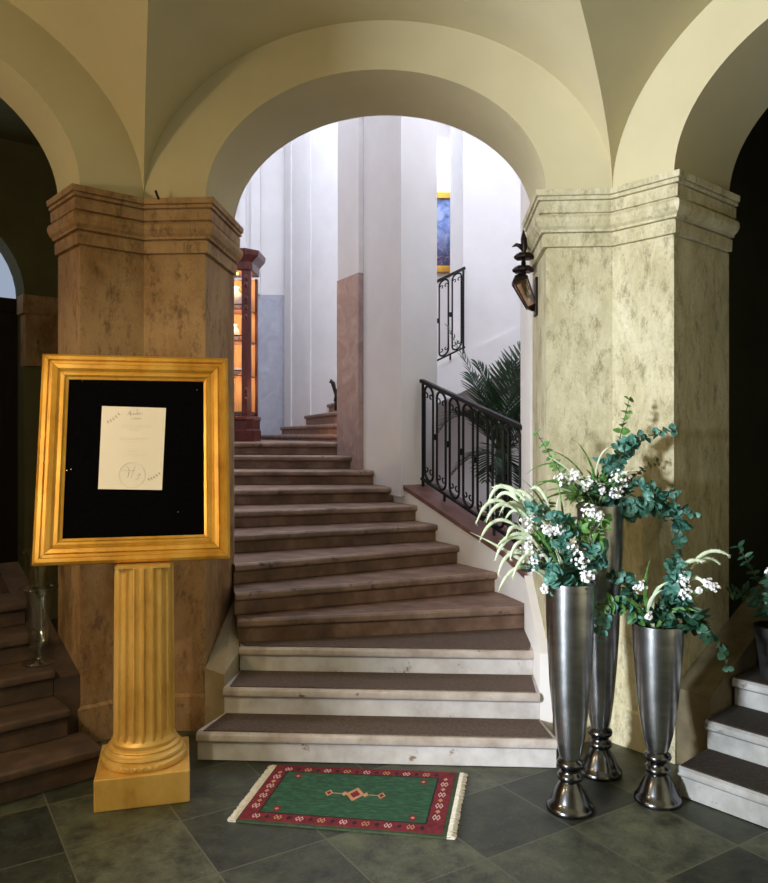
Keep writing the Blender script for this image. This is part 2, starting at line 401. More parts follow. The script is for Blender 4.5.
# ------------------------------------------------------------------ steps
def stepbm(Lk, Rk, Ln, Rn, z0, z1, over=0.03):
    """one block step: moulded tread slab on a set-back riser; L/R nosing ends, next nosing behind"""
    bm = BM()
    Lk, Rk, Ln, Rn = [Vector((v[0], v[1], 0)) for v in (Lk, Rk, Ln, Rn)]
    d = (Rk-Lk).normalized(); nb = Vector((-d.y, d.x, 0))
    if nb.dot(Ln-Lk) < 0: nb = -nb
    bl, br = Ln + nb*0.05, Rn + nb*0.05
    prof = [(0.055, z0), (over, z0+0.004), (over, z1-0.055), (over-0.008, z1-0.050), (0.012, z1-0.046), (0.003, z1-0.038), (0.0, z1-0.026), (0.003, z1-0.010), (0.014, z1)]
    a = [bm.verts.new((*(Lk+nb*o).xy, z)) for o, z in prof]
    c = [bm.verts.new((*(Rk+nb*o).xy, z)) for o, z in prof]
    for i in range(len(prof)-1): bm.faces.new((a[i], c[i], c[i+1], a[i+1])).material_index = 1 if i >= 4 else 0
    bt = [bm.verts.new((bl.x, bl.y, z1)), bm.verts.new((br.x, br.y, z1)), bm.verts.new((bl.x, bl.y, z0)), bm.verts.new((br.x, br.y, z0))]
    wa, wc = bm.verts.new((*(Lk+nb*.045).xy, z1)), bm.verts.new((*(Rk+nb*.045).xy, z1))
    bm.faces.new((a[-1], c[-1], wc, wa)).material_index = 1; bm.faces.new((wa, wc, bt[1], bt[0])); bm.faces.new((a[0], bt[2], bt[3], c[0]))
    bm.faces.new((bt[0], bt[1], bt[3], bt[2]))
    bm.faces.new([*a, wa, bt[0], bt[2]]); bm.faces.new([*c, wc, bt[1], bt[3]])
    return bm

H = [0.0, .148, .293, .435, .575, .71, .84, .968, 1.093, 1.217, 1.34, 1.46, 1.58]
Rc = {4: (.931, 4.81), 5: (.80, 5.27), 6: (.585, 5.645), 7: (.43, 5.87), 8: (.27, 6.10), 9: (.10, 6.40), 10: (-.115, 6.70), 11: (-.28, 6.98), 12: (-.43, 7.25)}
Lc = {4: (-.857, 4.467), 5: (-.877, 4.564), 6: (-.924, 4.812), 7: (-1.008, 5.25), 8: (-1.08, 5.62), 9: (-1.167, 6.08), 10: (-1.286, 6.66), 11: (-1.37, 7.07), 12: (-1.42, 7.36)}
L, Rr = {}, {}
L[1], Rr[1] = Vector((-1.215, 3.80)), Vector((.585, 3.83))
L[2], Rr[2] = Vector((-1.147, 4.05)), Vector((.535, 4.075))
L[3], Rr[3] = Vector((-1.135, 4.33)), Vector((.535, 4.36))
for k in range(4, 13):
    l, r = R(*Lc[k]).xy, R(*Rc[k]).xy
    d = (l-r).normalized()
    if k <= 6: q = ({4: -1.16, 5: -1.195, 6: -1.262}[k] - r.x)/d.x
    else:                                   # run on to the hall's left wall: x = -1.35-(y-4.82)*0.45
        q = (-1.35 - (r.y-4.82)*0.45 - r.x)/(d.x + 0.45*d.y)
    L[k] = r + d*q; Rr[k] = r - d*0.02
L[13] = L[12] + Vector((-.12, .34)); Rr[13] = Rr[12] + Vector((-.16, .3))
stair = thing('staircase', 'broad stone staircase climbing through the central arch', 'staircase', (-0.33, 3.85, 0))
for k in range(1, 13):
    ln, rn = L[k+1].copy(), Rr[k+1].copy()
    if k < 3: rn.x = min(rn.x, Rr[k].x)
    obj('step', stepbm(L[k], Rr[k], ln, rn, H[k-1], H[k]), [M['tread_pale'], M['nosing_pale']] if k <= 3 else [M['tread'], M['nosing']], stair, smooth=True, auto=30)
def mat_strip(k):
    b = BM()
    d = (Rr[k]-L[k]).normalized(); nb = Vector((-d.y, d.x))
    p = [L[k]+d*0.03+nb*0.03, Rr[k]-d*0.02+nb*0.03, Rr[k+1]-d*0.01+nb*0.024, L[k+1]+d*0.01+nb*0.024]
    prism(b, [(q.x, q.y) for q in p], H[k]+0.0005, H[k]+0.006)
    return b
for k in (1, 2, 3): obj('stair_mat', mat_strip(k), M['carpet'], stair)['label'] = 'thin brown ribbed mat on the tread'
# stone strings along both jambs of the arch
b = BM(); prism(b, [(-1.290, 4.195), (-1.152, 4.09), (-1.136, 4.33), (-1.167, 4.46), (-1.20, 4.58), (-1.262, 4.83), (-1.290, 4.83)], 0.0, lambda p: 0.355+max(0, p[1]-4.2)*0.43)
obj('stair_string', b, M['string_stone'], stair)
b = BM(); prism(b, [(.536, 4.10), (.602, 4.10), (.602, 4.83), (.536, 4.83)], 0.0, lambda p: 0.50+(p[1]-4.10)*0.38)
obj('stair_string', b, M['plaster'], stair)

# parapet beside the upper part of the flight, with its coping and railing
S0 = Vector((.163, 6.27)); e = Vector((-.486, .874)); nr = Vector((.874, .486))
ptop = lambda l: 1.244 + l*0.305            # l measured from S0 up the flight (negative = down)
pp = [Vector((.93, 4.82)), Vector((.80, 5.22)), Vector((.163, 6.27))]
def pz(v, off=0.0):
    l = (Vector(v)-S0).dot(e); return ptop(l)+off
bm = BM()
front = pp; back = [pp[0]+nr*.34, pp[1]+nr*.32, pp[2]+nr*.32]
for z0f, z1f, bmx, ov, nm, mt in ((lambda v: 0.0, lambda v: pz(v, -0.035), BM(), 0.0, 'parapet', 'plaster'),
                                 (lambda v: pz(v, -0.035), lambda v: pz(v), BM(), 0.012, 'coping', 'coping')):
    ring = [p - nr*ov for p in front] + [p + nr*ov for p in back[::-1]]
    prism(bmx, [R(v.x, v.y).xy for v in ring], 0, 1)
    n = len(ring); bmx.verts.ensure_lookup_table()
    for i, v in enumerate(ring):
        bmx.verts[i].co.z = z0f(v); bmx.verts[n+i].co.z = z1f(v)
    if nm == 'parapet': par = obj('parapet', bmx, M[mt], stair)
    else: obj('coping', bmx, M[mt], stair)

def railing(label, p0, p1, z0, z1, hgt, units, unit_w, start_post=True, end_post=False, group=None):
    """wrought-iron railing: paired bars joined by arches with scrolls, collars between the pairs. p0,p1 room xy"""
    p0, p1 = Vector(p0), Vector(p1); u = (p1-p0); ln = u.length; u = u/ln
    t = thing('iron_railing', label, 'railing', (p0.x, p0.y, z0))
    Z = lambda l: z0 + (z1-z0)*l/ln
    pt = lambda l, z: Vector((p0.x+u.x*l, p0.y+u.y*l, Z(l)+z))
    for nm, zz, r in (('handrail', hgt, 0.020), ('bottom_rail', 0.06, 0.013)):
        b = BM()
        ax = Vector((u.x*ln, u.y*ln, z1-z0)).normalized(); sd = Vector((-u.y, u.x, 0)); upv = ax.cross(sd); upv = upv if upv.z > 0 else -upv
        rings = [[pt(l, zz)+sd*i*r+upv*j*r*0.7 for i, j in ((-1, -1), (1, -1), (1, 1), (-1, 1))] for l in (-0.02, ln+0.02)]
        loft(b, rings); obj(nm, b, M['iron'], t)
    pitch = ln/units
    for k in range(units):
        a = k*pitch + (pitch-unit_w)/2; c = a+unit_w/2; rr = unit_w/2
        ru = Vector((u.x, u.y, (z1-z0)/ln)); zt = hgt-0.02-rr; zb = 0.08+rr
        for l in (a, a+unit_w):
            b = BM(); tube(b, [pt(l, zb), pt(l, zt)], 0.0105, 6); bar = obj('baluster', b, M['iron'], t)
        b = BM()
        tube(b, [pt(c, zt)+ru*cos(x)*rr+Vector((0, 0, 1))*sin(x)*rr for x in [pi*i/12 for i in range(13)]], 0.0105, 6)
        obj('arch_bar', b, M['iron'], t, smooth=True)
        b = BM()
        tube(b, [pt(c, zb)+ru*cos(x)*rr-Vector((0, 0, 1))*sin(x)*rr for x in [pi*i/12 for i in range(13)]], 0.0105, 6)
        obj('arch_bar', b, M['iron'], t, smooth=True)
        for base, sg in ((zt-0.02, 1), (zb+0.02, -1)):     # little scroll pairs inside the loops
            for side in (-1, 1):
                b = BM(); pth = []
                for i in range(15):
                    x = i/14; an = (x*1.5*pi); q = rr*0.46*(1-0.6*x)
                    pth.append(pt(c, base) + ru*(side*(rr*0.98 - rr*0.46 + q*cos(an)))*1.0 + Vector((0, 0, sg*(q*sin(an)))))
                tube(b, pth, 0.006, 6); obj('scroll', b, M['iron'], t, smooth=True)
        if k < units-1:
            b = BM(); box(b, pt(a+unit_w+(pitch-unit_w)/2, (zt+zb)/2), (0.03, 0.03, 0.05), Matrix.Rotation(atan2(u.y, u.x), 3, 'Z'))
            o = pt(a+unit_w+(pitch-unit_w)/2, (zt+zb)/2)
            tube(b, [o-ru*(pitch-unit_w)/2-Vector((0, 0, 0)), o+ru*(pitch-unit_w)/2], 0.008, 6)
            obj('collar', b, M['iron'], t)
    for l, on in ((0.0, start_post), (ln, end_post)):
        if on:
            b = BM(); tube(b, [pt(l, -0.0), pt(l, hgt)], 0.012, 8); obj('post', b, M['iron'], t)
    nfeet = max(2, int(ln/0.5))
    for k in range(nfeet):
        l = (k+0.5)*ln/nfeet
        b = BM(); tube(b, [pt(l, -0.002), pt(l, 0.06)], 0.011, 8); obj('foot', b, M['iron'], t)
    return t
ra = S0 + nr*0.15 - e*0.05; rb = ra - e*1.27
railing('black wrought iron railing on the brown coping in front of the palm', R(*ra).xy, R(*rb).xy,
        ptop(-0.05), ptop(-1.32), 0.86, 7, 0.125, start_post=True)

# ------------------------------------------------------------------ stair hall
def cpts(*ps): return [R(*p).xy for p in ps]
def cprism(ps, z0, z1, bm=None):
    bm = bm or BM(); prism(bm, [R(*p).xy for p in ps], z0, z1); return bm
# central pier around which the stairs turn
def seg(l0, l1, out, thick): return [S0+e*l0-nr*out, S0+e*l1-nr*out, S0+e*l1+nr*thick, S0+e*l0+nr*thick]
newel = thing('stair_pillar', 'tall white central pillar the staircase turns around, pink stone at its foot', 'pillar', R(-.1, 6.9))
b = BM(); prism(b, [R(*p).xy for p in seg(0, 1.15, 0, .32)], 0, 6.9); obj('wall_core', b, M['plaster'], newel)
b = BM(); prism(b, [R(*p).xy for p in seg(.72, 1.155, .045, .1)], 3.10, 6.9); obj('pilaster', b, M['plaster'], newel)
b = BM(); prism(b, [R(*p).xy for p in seg(.715, 1.16, .05, .1)], 1.30, 3.10); obj('stone_dado', b, M['marble'], newel)['label'] = 'pink veined marble facing'
b = BM(); prism(b, [R(*p).xy for p in seg(-.004, .22, .03, .1)], 1.15, 6.9); obj('pilaster', b, M['plaster'], newel)

# upper floor landing
ZL = H[12]
b = BM()
prism(b, [L[12]+Vector((0, .06)), Rr[12]+Vector((-.0, .06)), R(-.3, 7.9).xy, R(-.35, 8.6).xy, R(-.2, 10.4).xy, R(-1.5, 12.3).xy, R(-3.6, 12.3).xy], 0.2, ZL-0.002)
struct('floor_landing', b, M['tread'])
# second flight winding away to the right
fl2 = thing('staircase', 'upper stairs of warm brown stone winding up behind the central pillar', 'staircase', R(-.6, 9.5, ZL))
st2 = [((-1.93, 11.95), (-.42, 7.85), 1.655), ((-1.57, 11.6), (-.36, 8.05), 1.775), ((-1.16, 11.15), (-.30, 8.2), 1.93), ((-.81, 10.85), (-.2, 8.35), 2.085),
       ((-.45, 10.7), (-.05, 8.45), 2.24), ((-.1, 10.6), (.15, 8.52), 2.39), ((.3, 10.5), (.42, 8.52), 2.53)]
zp = ZL
for k in range(len(st2)-1):
    l, r, z = st2[k]; l2, r2, _ = st2[k+1]
    obj('step', stepbm(R(*l).xy, R(*r).xy, R(*l2).xy, R(*r2).xy, zp-0.12, z), [M['tread_far'], M['nosing']], fl2, smooth=True, auto=30); zp = z
b = BM()                                       # sloping stone string and soffit of the upper flight
def zs(px_x): return 2.41 + (px_x-.585)*0.483
prv = [(-.3, 8.49), (.0, 8.49), (2.0, 8.49), (2.0, 8.60), (-.3, 8.60)]
prism(b, [R(*p).xy for p in prv], 0, 1); b.verts.ensure_lookup_table()
for i, p in enumerate(prv):
    b.verts[i].co.z = zs(p[0])-.42; b.verts[5+i].co.z = zs(p[0]) if p[0] < .9 else zs(p[0])
obj('stair_string', b, M['plaster'], fl2)
b = BM()
prv = [(.1, 8.61), (2.0, 8.61), (2.0, 9.70), (.1, 9.70)]
prism(b, [R(*p).xy for p in prv], 0, 1); b.verts.ensure_lookup_table()
for i, p in enumerate(prv):
    b.verts[i].co.z = zs(p[0])-.42; b.verts[4+i].co.z = zs(p[0])-.06
obj('flight_slab', b, M['plaster'], fl2)
qa, qb = R(-.50, 8.46).xy, R(.87, 8.46).xy
qa = R(.30, 8.47).xy
railing('short black iron railing on the upper flight under the painting', qa, R(.872, 8.47).xy, zs(.30), zs(.872), 0.93, 4, 0.10, False, True)
b = BM()                                       # scroll newel peeping out beside the pillar
c0 = R(-.545, 8.75, 0)
tube(b, [c0+Vector((0, 0, 2.03)), c0+Vector((.01, 0, 2.10)), c0+Vector((-.02, 0, 2.18)), c0+Vector((-.035, 0, 2.24)), c0+Vector((-.06, 0, 2.27)), c0+Vector((-.07, 0, 2.24))], [.03, .028, .022, .026, .02, .012], 8)
tube(b, [c0+Vector((0, 0, 1.93)), c0+Vector((0, 0, 2.04))], .02, 8)
tag(obj('newel_post', b, M['iron'], smooth=True), 'small black scrolled iron newel post beside the pink stone pillar foot', 'newel post')

# walls of the hall
def wallseg(name, pts, z0=0.0, z1=7.0, mat='plaster'):
    bm = BM()
    for p, q in zip(pts[:-1], pts[1:]):
        a, c = R(*p[:2]), R(*q[:2])
        poly(bm, [(a.x, a.y, z0), (c.x, c.y, z0), (c.x, c.y, z1), (a.x, a.y, z1)])
    bmesh.ops.remove_doubles(bm, verts=bm.verts[:], dist=1e-4)
    return struct(name, bm, M[mat])
def thick(name, ps, z0, z1, mat):
    return struct(name, cprism(ps, z0, z1), M[mat])
bm = BM()                                      # left wall of the hall
lw = [Vector((-1.352, 4.84)), Vector((-2.77, 8.0)), Vector((-4.62, 12.1))]
for p, q in zip(lw[:-1], lw[1:]): poly(bm, [(p.x, p.y, 0), (q.x, q.y, 0), (q.x, q.y, 7), (p.x, p.y, 7)])
struct('wall_hall_left', bm, M['plaster'])
thick('wall_landing', [(-3.9, 12.0), (-1.555, 12.0), (-1.555, 12.3), (-3.9, 12.3)], 0.3, 7.0, 'plaster')
thick('trim_1', [(-3.8, 11.985), (-1.55, 11.985), (-1.55, 12.2), (-3.8, 12.2)], ZL, 3.83, 'dado')
thick('trim_2', [(-2.06, 11.92), (-1.92, 11.92), (-1.92, 12.01), (-2.06, 12.01)], 3.83, 7.0, 'plaster')
thick('trim_3', [(-2.25, 11.96), (-2.15, 11.96), (-2.15, 12.01), (-2.25, 12.01)], 3.83, 7.0, 'plaster')
wallseg('wall_stair', [tuple(v) for v in bez((-1.553, 12.0, 0), (-1.05, 10.5, 0), (.3, 10.5, 0), 20)] + [(2.0, 10.5, 0)])
bpy.data.objects['wall_stair'].data.shade_smooth()
for i, (t0, t1, o) in enumerate(((.03, .15, .02), (.33, .38, .015))):
    f = lambda t: Vector((-1.553, 12.0))*(1-t)**2 + Vector((-1.05, 10.5))*2*t*(1-t) + Vector((.3, 10.5))*t*t
    p, q = f(t0), f(t1); wd = (q-p).normalized(); wn = Vector((wd.y, -wd.x)); wn = wn if wn.y < 0 else -wn
    thick('trim_%d' % (i+4), [p+wn*o, q+wn*o, q-wn*.04, p-wn*.04], 1.6, 7.0, 'plaster')
thick('wall_upper', [(.858, 9.72), (2.0, 9.72), (2.0, 10.0), (.858, 10.0)], 2.0, 7.0, 'plaster')
bm = BM()                                      # wall above the string, its foot rising with the flight
prv = [(.874, 8.505), (2.0, 8.505), (2.0, 8.62), (.874, 8.62)]
prism(bm, [R(*p).xy for p in prv], 0, 7.0); bm.verts.ensure_lookup_table()
for i, p in enumerate(prv): bm.verts[i].co.z = zs(p[0])-.02
struct('wall_rear', bm, M['plaster'])
wallseg('wall_well', [(-.3, 9.4), (2.0, 9.4)], 0.0, 2.6)
wallseg('wall_well_side', [(-.3, 9.4), (-.36, 8.1)], 0.0, 2.2)
b = BM(); prism(b, [R(.4, 5.6).xy, (1.6, 4.86), (1.6, 9.6), R(-.3, 9.4).xy, R(-.3, 7.4).xy], 0.0, 0.55)
struct('floor_well', b, M['tread'])
bm = BM()
for p, q in (((1.6, 4.84), (1.6, 10.6)),): poly(bm, [(p[0], p[1], 0), (q[0], q[1], 0), (q[0], q[1], 7), (p[0], p[1], 7)])
struct('wall_hall_right', bm, M['plaster'])
bm = BM()                                      # hall side of the front wall
n = 32
fx = lambda s: OC.x + s
for i in range(n):
    t0, t1 = pi-pi*i/n, pi-pi*(i+1)/n
    poly(bm, [(fx(AH*cos(t0)), 4.832, ZS+RISE*sin(t0)), (fx(AH*cos(t1)), 4.832, ZS+RISE*sin(t1)), (fx(AH*cos(t1)), 4.832, 7), (fx(AH*cos(t0)), 4.832, 7)])
poly(bm, [(-1.40, 4.832, 0), (fx(-AH), 4.832, 0), (fx(-AH), 4.832, 7), (-1.40, 4.832, 7)])
poly(bm, [(fx(AH), 4.832, 0), (1.62, 4.832, 0), (1.62, 4.832, 7), (fx(AH), 4.832, 7)])
struct('wall_hall_front', bm, M['plaster'])
b = BM(); prism(b, [(.572, 4.836), (.9, 4.836), (.9, 5.30), (.562, 5.30)], 0.0, 6.9)
struct('trim_8', b, M['plaster'])
b = BM(); poly(b, [(-4.9, 4.8, 7.0), (1.7, 4.8, 7.0), (1.7, 11.5, 7.0), (-4.9, 12.6, 7.0)])
struct('ceiling_hall', b, M['plaster'])

# painting high on the far wall
pt_ = thing('framed_painting', 'blue figure painting in a gold frame on the far upper wall', 'painting', R(.86, 10.46, 4.40))
W2, H2 = .44, .50
b = BM()
for k, (dx, dz, sx, sz) in enumerate(((0, H2, 2*W2+.14, .09), (0, -H2, 2*W2+.14, .09), (-W2-.025, 0, .09, 2*H2), (W2+.025, 0, .09, 2*H2))):
    box(b, (dx, 0, dz), (sx, .06, sz))
fo = obj('picture_frame', b, M['gold'], pt_, world=False, bevel=.01)
b = BM(); box(b, (0, .01, 0), (2*W2, .02, 2*H2-.06)); obj('canvas', b, M['painting'], pt_, world=False)
pt_.rotation_euler = (0, 0, TH)

# display cabinet on the landing
cab = thing('display_cabinet', 'mahogany glass display cabinet lit inside on the upper landing', 'cabinet', R(-1.93, 8.58, ZL), TH + radians(-3))
CW, CD, CH = .98, .40, 2.08
x0, x1 = -CW/2, CW/2; yf, yb = -CD/2, CD/2
ch = .035                                          # canted front corners
foot = lambda p: [(x0-p, yb), (x0-p, yf+ch), (x0+ch, yf-p), (x1-ch, yf-p), (x1+p, yf+ch), (x1+p, yb)]
b = BM(); loft(b, [[Vector((x, y, z)) for x, y in foot(p)] for z, p in ((0, .03), (.12, .03), (.13, .02), (.22, .02), (.24, .035), (.27, .03), (.28, 0))])
obj('plinth', b, M['mahogany'], cab, world=False)
b = BM(); loft(b, [[Vector((x, y, z)) for x, y in foot(p)] for z, p in ((CH-.22, 0), (CH-.21, .015), (CH-.13, .015), (CH-.11, .03), (CH-.06, .075), (CH-.02, .085), (CH, .085))])
obj('cornice', b, M['mahogany'], cab, world=False)
b = BM(); box(b, (0, yb-.012, CH/2), (CW, .02, CH-.5)); obj('back_panel', b, M['cab_lining'], cab, world=False)
for sx in (-1, 1):
    b = BM(); p = [(sx*(CW/2-.0), yf+ch), (sx*(CW/2-ch), yf), (sx*(CW/2-ch-.02), yf), (sx*(CW/2-ch-.02), yf+.03), (sx*(CW/2-.035), yf+ch+.03), (sx*(CW/2), yf+ch+.03)]
    prism(b, p if sx > 0 else p[::-1], .28, CH-.22); st = obj('corner_post', b, M['mahogany'], cab, world=False)
    for zz in (.45, .55, 1.35, 1.45, 1.55, 1.70, 1.78):           # carved drops
        b = BM(); c = Vector((sx*(CW/2-ch-.012), yf-.004, zz))
        bmesh.ops.create_uvsphere(b, u_segments=8, v_segments=6, radius=.022, matrix=Matrix.Translation(c) @ Matrix.Diagonal((1, 1, 1.6, 1)))
        obj('carving', b, M['mahogany'], st, world=False, smooth=True)
    b = BM(); box(b, (sx*(CW/2-.012), yb-.03, CH/2), (.024, .06, CH-.5)); obj('side_stile', b, M['mahogany'], cab, world=False)
    b = BM(); box(b, (sx*(CW/2-.012), (yf+ch+yb)/2, CH/2), (.004, CD-ch-.1, CH-.5)); obj('side_pane', b, M['pane'], cab, world=False)
for sx in (-1, 1):
    b = BM(); wd2 = (CW-2*ch-.04)/2; cx = sx*wd2/2
    for dx, dz, w, h in ((-wd2/2+.02, 0, .04, 1.66), (wd2/2-.02, 0, .04, 1.66), (0, .81, wd2, .05), (0, -.81, wd2, .06), (0, .42, wd2, .014), (0, .08, wd2, .014), (0, -.3, wd2, .014)):
        box(b, (cx+dx, yf+.012, CH/2+.03+dz), (w, .024, h))
    dr = obj('door', b, M['mahogany'], cab, world=False)
    b = BM(); box(b, (cx, yf+.012, CH/2+.03), (wd2-.07, .004, 1.6)); obj('pane', b, M['pane'], dr, world=False)
for zz in (.32, .72, 1.1, 1.45):
    b = BM(); box(b, (0, .03, zz), (CW-.07, CD-.09, .014)); obj('shelf', b, M['mahogany'], cab, world=False)
b = BM(); box(b, (0, yf+.06, CH-.245), (CW-.3, .03, .02)); obj('lamp_strip', b, M['lamp_strip'], cab, world=False)
cm = Matrix.Translation(cab.location) @ Matrix.Rotation(cab.rotation_euler.z, 4, 'Z')
for (x, zz, s, lab) in ((.27, 1.457, 1.35, 'white porcelain jar on the top shelf of the lit cabinet'), (.26, 1.107, 1.0, 'white porcelain jar on the second shelf of the lit cabinet'),
                        (.25, .727, .8, 'small white porcelain bowl on the third shelf of the lit cabinet')):
    b = BM(); lathe(b, [(.03*s, 0), (.04*s, .01*s), (.065*s, .07*s), (.06*s, .13*s), (.03*s, .17*s), (.04*s, .19*s)] if s > .9 else [(.04, 0), (.045, .01), (.09, .05), (.10, .085), (.09, .085), (.04, .02)], 20)
    o = obj('porcelain_jar' if s > .9 else 'porcelain_bowl', b, M['porcelain'], smooth=True); o.location = cm @ Vector((x, .0, zz)); tag(o, lab, 'jar' if s > .9 else 'bowl')

# ------------------------------------------------------------------ side passages
def passage(a, nm, s0, s1, n1, mat, lun=None):
    bm = BM()
    g = lambda s, n, z: wl(a, s, n, z)
    poly(bm, [g(s0, tw(a), 0), g(s0, n1, 0), g(s0, n1, 4.2), g(s0, tw(a), 4.2)]); poly(bm, [g(s1, tw(a), 0), g(s1, n1, 0), g(s1, n1, 4.2), g(s1, tw(a), 4.2)])
    struct('wall_%s_passage' % nm, bm, mat)
    bm = BM(); poly(bm, [g(s0, .0, -.002), g(s1, .0, -.002), g(s1, n1, -.002), g(s0, n1, -.002)]); struct('floor_%s_passage' % nm, bm, M['step_dark'])
    bm = BM(); poly(bm, [g(s0, tw(a), 4.2), g(s1, tw(a), 4.2), g(s1, n1, 4.2), g(s0, n1, 4.2)]); struct('ceiling_%s_passage' % nm, bm, mat)
    bm = BM()
    for sa, sb in ((s0, -AH), (AH, s1)): poly(bm, [g(sa, tw(a)+.002, 0), g(sb, tw(a)+.002, 0), g(sb, tw(a)+.002, 4.2), g(sa, tw(a)+.002, 4.2)])
    struct('wall_%s_passage_front' % nm, bm, mat)
    bm = BM()
    if not lun: poly(bm, [g(s0, n1, 0), g(s1, n1, 0), g(s1, n1, 4.2), g(s0, n1, 4.2)])
    else:
        sc, hw, zsp, rs = lun; n = 24
        poly(bm, [g(s0, n1, 0), g(sc-hw, n1, 0), g(sc-hw, n1, 4.2), g(s0, n1, 4.2)]); poly(bm, [g(sc+hw, n1, 0), g(s1, n1, 0), g(s1, n1, 4.2), g(sc+hw, n1, 4.2)])
        for i in range(n):
            t0, t1 = pi-pi*i/n, pi-pi*(i+1)/n
            poly(bm, [g(sc+hw*cos(t0), n1, zsp+rs*sin(t0)), g(sc+hw*cos(t1), n1, zsp+rs*sin(t1)), g(sc+hw*cos(t1), n1, 4.2), g(sc+hw*cos(t0), n1, 4.2)])
            poly(bm, [g(sc+hw*cos(t0), n1, zsp+rs*sin(t0)), g(sc+hw*cos(t1), n1, zsp+rs*sin(t1)), g(sc+hw*cos(t1), n1+.3, zsp+rs*sin(t1)), g(sc+hw*cos(t0), n1+.3, zsp+rs*sin(t0))])
        for sg in (-1, 1): poly(bm, [g(sc+sg*hw, n1, 0), g(sc+sg*hw, n1+.3, 0), g(sc+sg*hw, n1+.3, zsp), g(sc+sg*hw, n1, zsp)])
    struct('wall_%s_passage_end' % nm, bm, mat)
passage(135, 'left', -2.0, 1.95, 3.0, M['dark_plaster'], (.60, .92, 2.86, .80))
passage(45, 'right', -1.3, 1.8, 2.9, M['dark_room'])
g = lambda s, n, z: wl(135, s, n, z)
n = 24; b = BM(); poly(b, [g(.6+.92*cos(pi*i/n), 3.25, 2.86+.8*sin(pi*i/n)) for i in range(n+1)])
w1 = struct('window_1', b, M['sky_pane'])
b = BM()
for sgn in (-.46, 0, .46): prism(b, [g(.6+sgn-.015, 3.2, 0).xy, g(.6+sgn+.015, 3.2, 0).xy, g(.6+sgn+.015, 3.23, 0).xy, g(.6+sgn-.015, 3.23, 0).xy], 2.86, 3.62-abs(sgn)*.28)
prism(b, [g(-.32, 3.16, 0).xy, g(1.52, 3.16, 0).xy, g(1.52, 3.24, 0).xy, g(-.32, 3.24, 0).xy], 2.74, 2.86)
obj('window_frame', b, M['dark_wood'], w1)
b = BM(); prism(b, [g(-.32, 3.2, 0).xy, g(1.52, 3.2, 0).xy, g(1.52, 3.26, 0).xy, g(-.32, 3.26, 0).xy], 0, 2.74)
for s in (-.1, .35, .85, 1.25): box(b, g(s, 3.2, 1.4), (.30, .04, 1.8), Matrix.Rotation(radians(45), 3, 'Z'))
struct('door_1', b, M['dark_wood'])
b = BM(); prism(b, [g(1.50, 2.90, 0).xy, g(1.86, 2.90, 0).xy, g(1.86, 3.05, 0).xy, g(1.50, 3.05, 0).xy], 2.25, 2.86)
prism(b, [g(1.47, 2.87, 0).xy, g(1.90, 2.87, 0).xy, g(1.90, 3.05, 0).xy, g(1.47, 3.05, 0).xy], 2.70, 2.86)
struct('trim_9', b, M['stone_l'])

def side_stair(a, label, s0, s1, ns, mat, str_s, ext=0.0, mats=False):
    t = thing('staircase', label, 'staircase', wl(a, (s0+s1)/2, ns[0]))
    for k in range(len(ns)-1):
        obj('step', stepbm(wl(a, s0, ns[k]).xy, wl(a, s1+(ext if k == 0 else 0), ns[k]).xy, wl(a, s0, ns[k+1]).xy, wl(a, s1+(ext if k == 0 else 0), ns[k+1]).xy, H[k], H[k+1]), [mat, mat], t, smooth=True, auto=30)
        if mats and k < 4:
            b = BM(); prism(b, [wl(a, s, n).xy for s, n in ((s0+.01, ns[k]+.012), (s1, ns[k]+.012), (s1, ns[k+1]+.02), (s0+.01, ns[k+1]+.02))], H[k+1]+.0005, H[k+1]+.007)
            obj('stair_mat', b, M['carpet_dark'], t)['label'] = 'dark rough mat on the tread'
    b = BM(); p = [wl(a, str_s[0], .0), wl(a, str_s[1], .0), wl(a, str_s[1], 1.1), wl(a, str_s[0], 1.1)]
    prism(b, [q.xy for q in p], 0, 1); b.verts.ensure_lookup_table()
    for i, n_ in enumerate((.0, .0, 1.1, 1.1)): b.verts[i].co.z = 0; b.verts[4+i].co.z = .38+n_*.42
    obj('stair_string', b, M['string_dark'] if a == 45 else mat, t)
    return t
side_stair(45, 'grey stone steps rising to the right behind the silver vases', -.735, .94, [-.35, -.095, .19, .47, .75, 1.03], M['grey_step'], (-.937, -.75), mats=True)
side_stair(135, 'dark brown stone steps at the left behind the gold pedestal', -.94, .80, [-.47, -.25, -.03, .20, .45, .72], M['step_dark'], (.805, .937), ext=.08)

# clear glass lantern vase on the dark steps
gp = P(39, 663, 4.10)
gl = thing('glass_vase', 'tall clear glass vase in the dark on the left steps', 'vase', (gp.x, gp.y, H[3]+.001))
b = BM(); lathe(b, [(.085, 0), (.085, .012), (.02, .02), (.018, .05), (.055, .09), (.060, .34), (.075, .39), (.10, .40), (.10, .405), (.072, .40), (.056, .34), (.05, .1), (.012, .075), (.001, .07)], 32)
obj('vase_bowl', b, M['glass'], gl, world=False, smooth=True)
b = BM(); lathe(b, [(.052, .40), (.056, .56), (.098, .60), (.098, .604), (.053, .565), (.048, .404)], 32)
obj('vase_collar', b, M['glass'], gl, world=False, smooth=True)

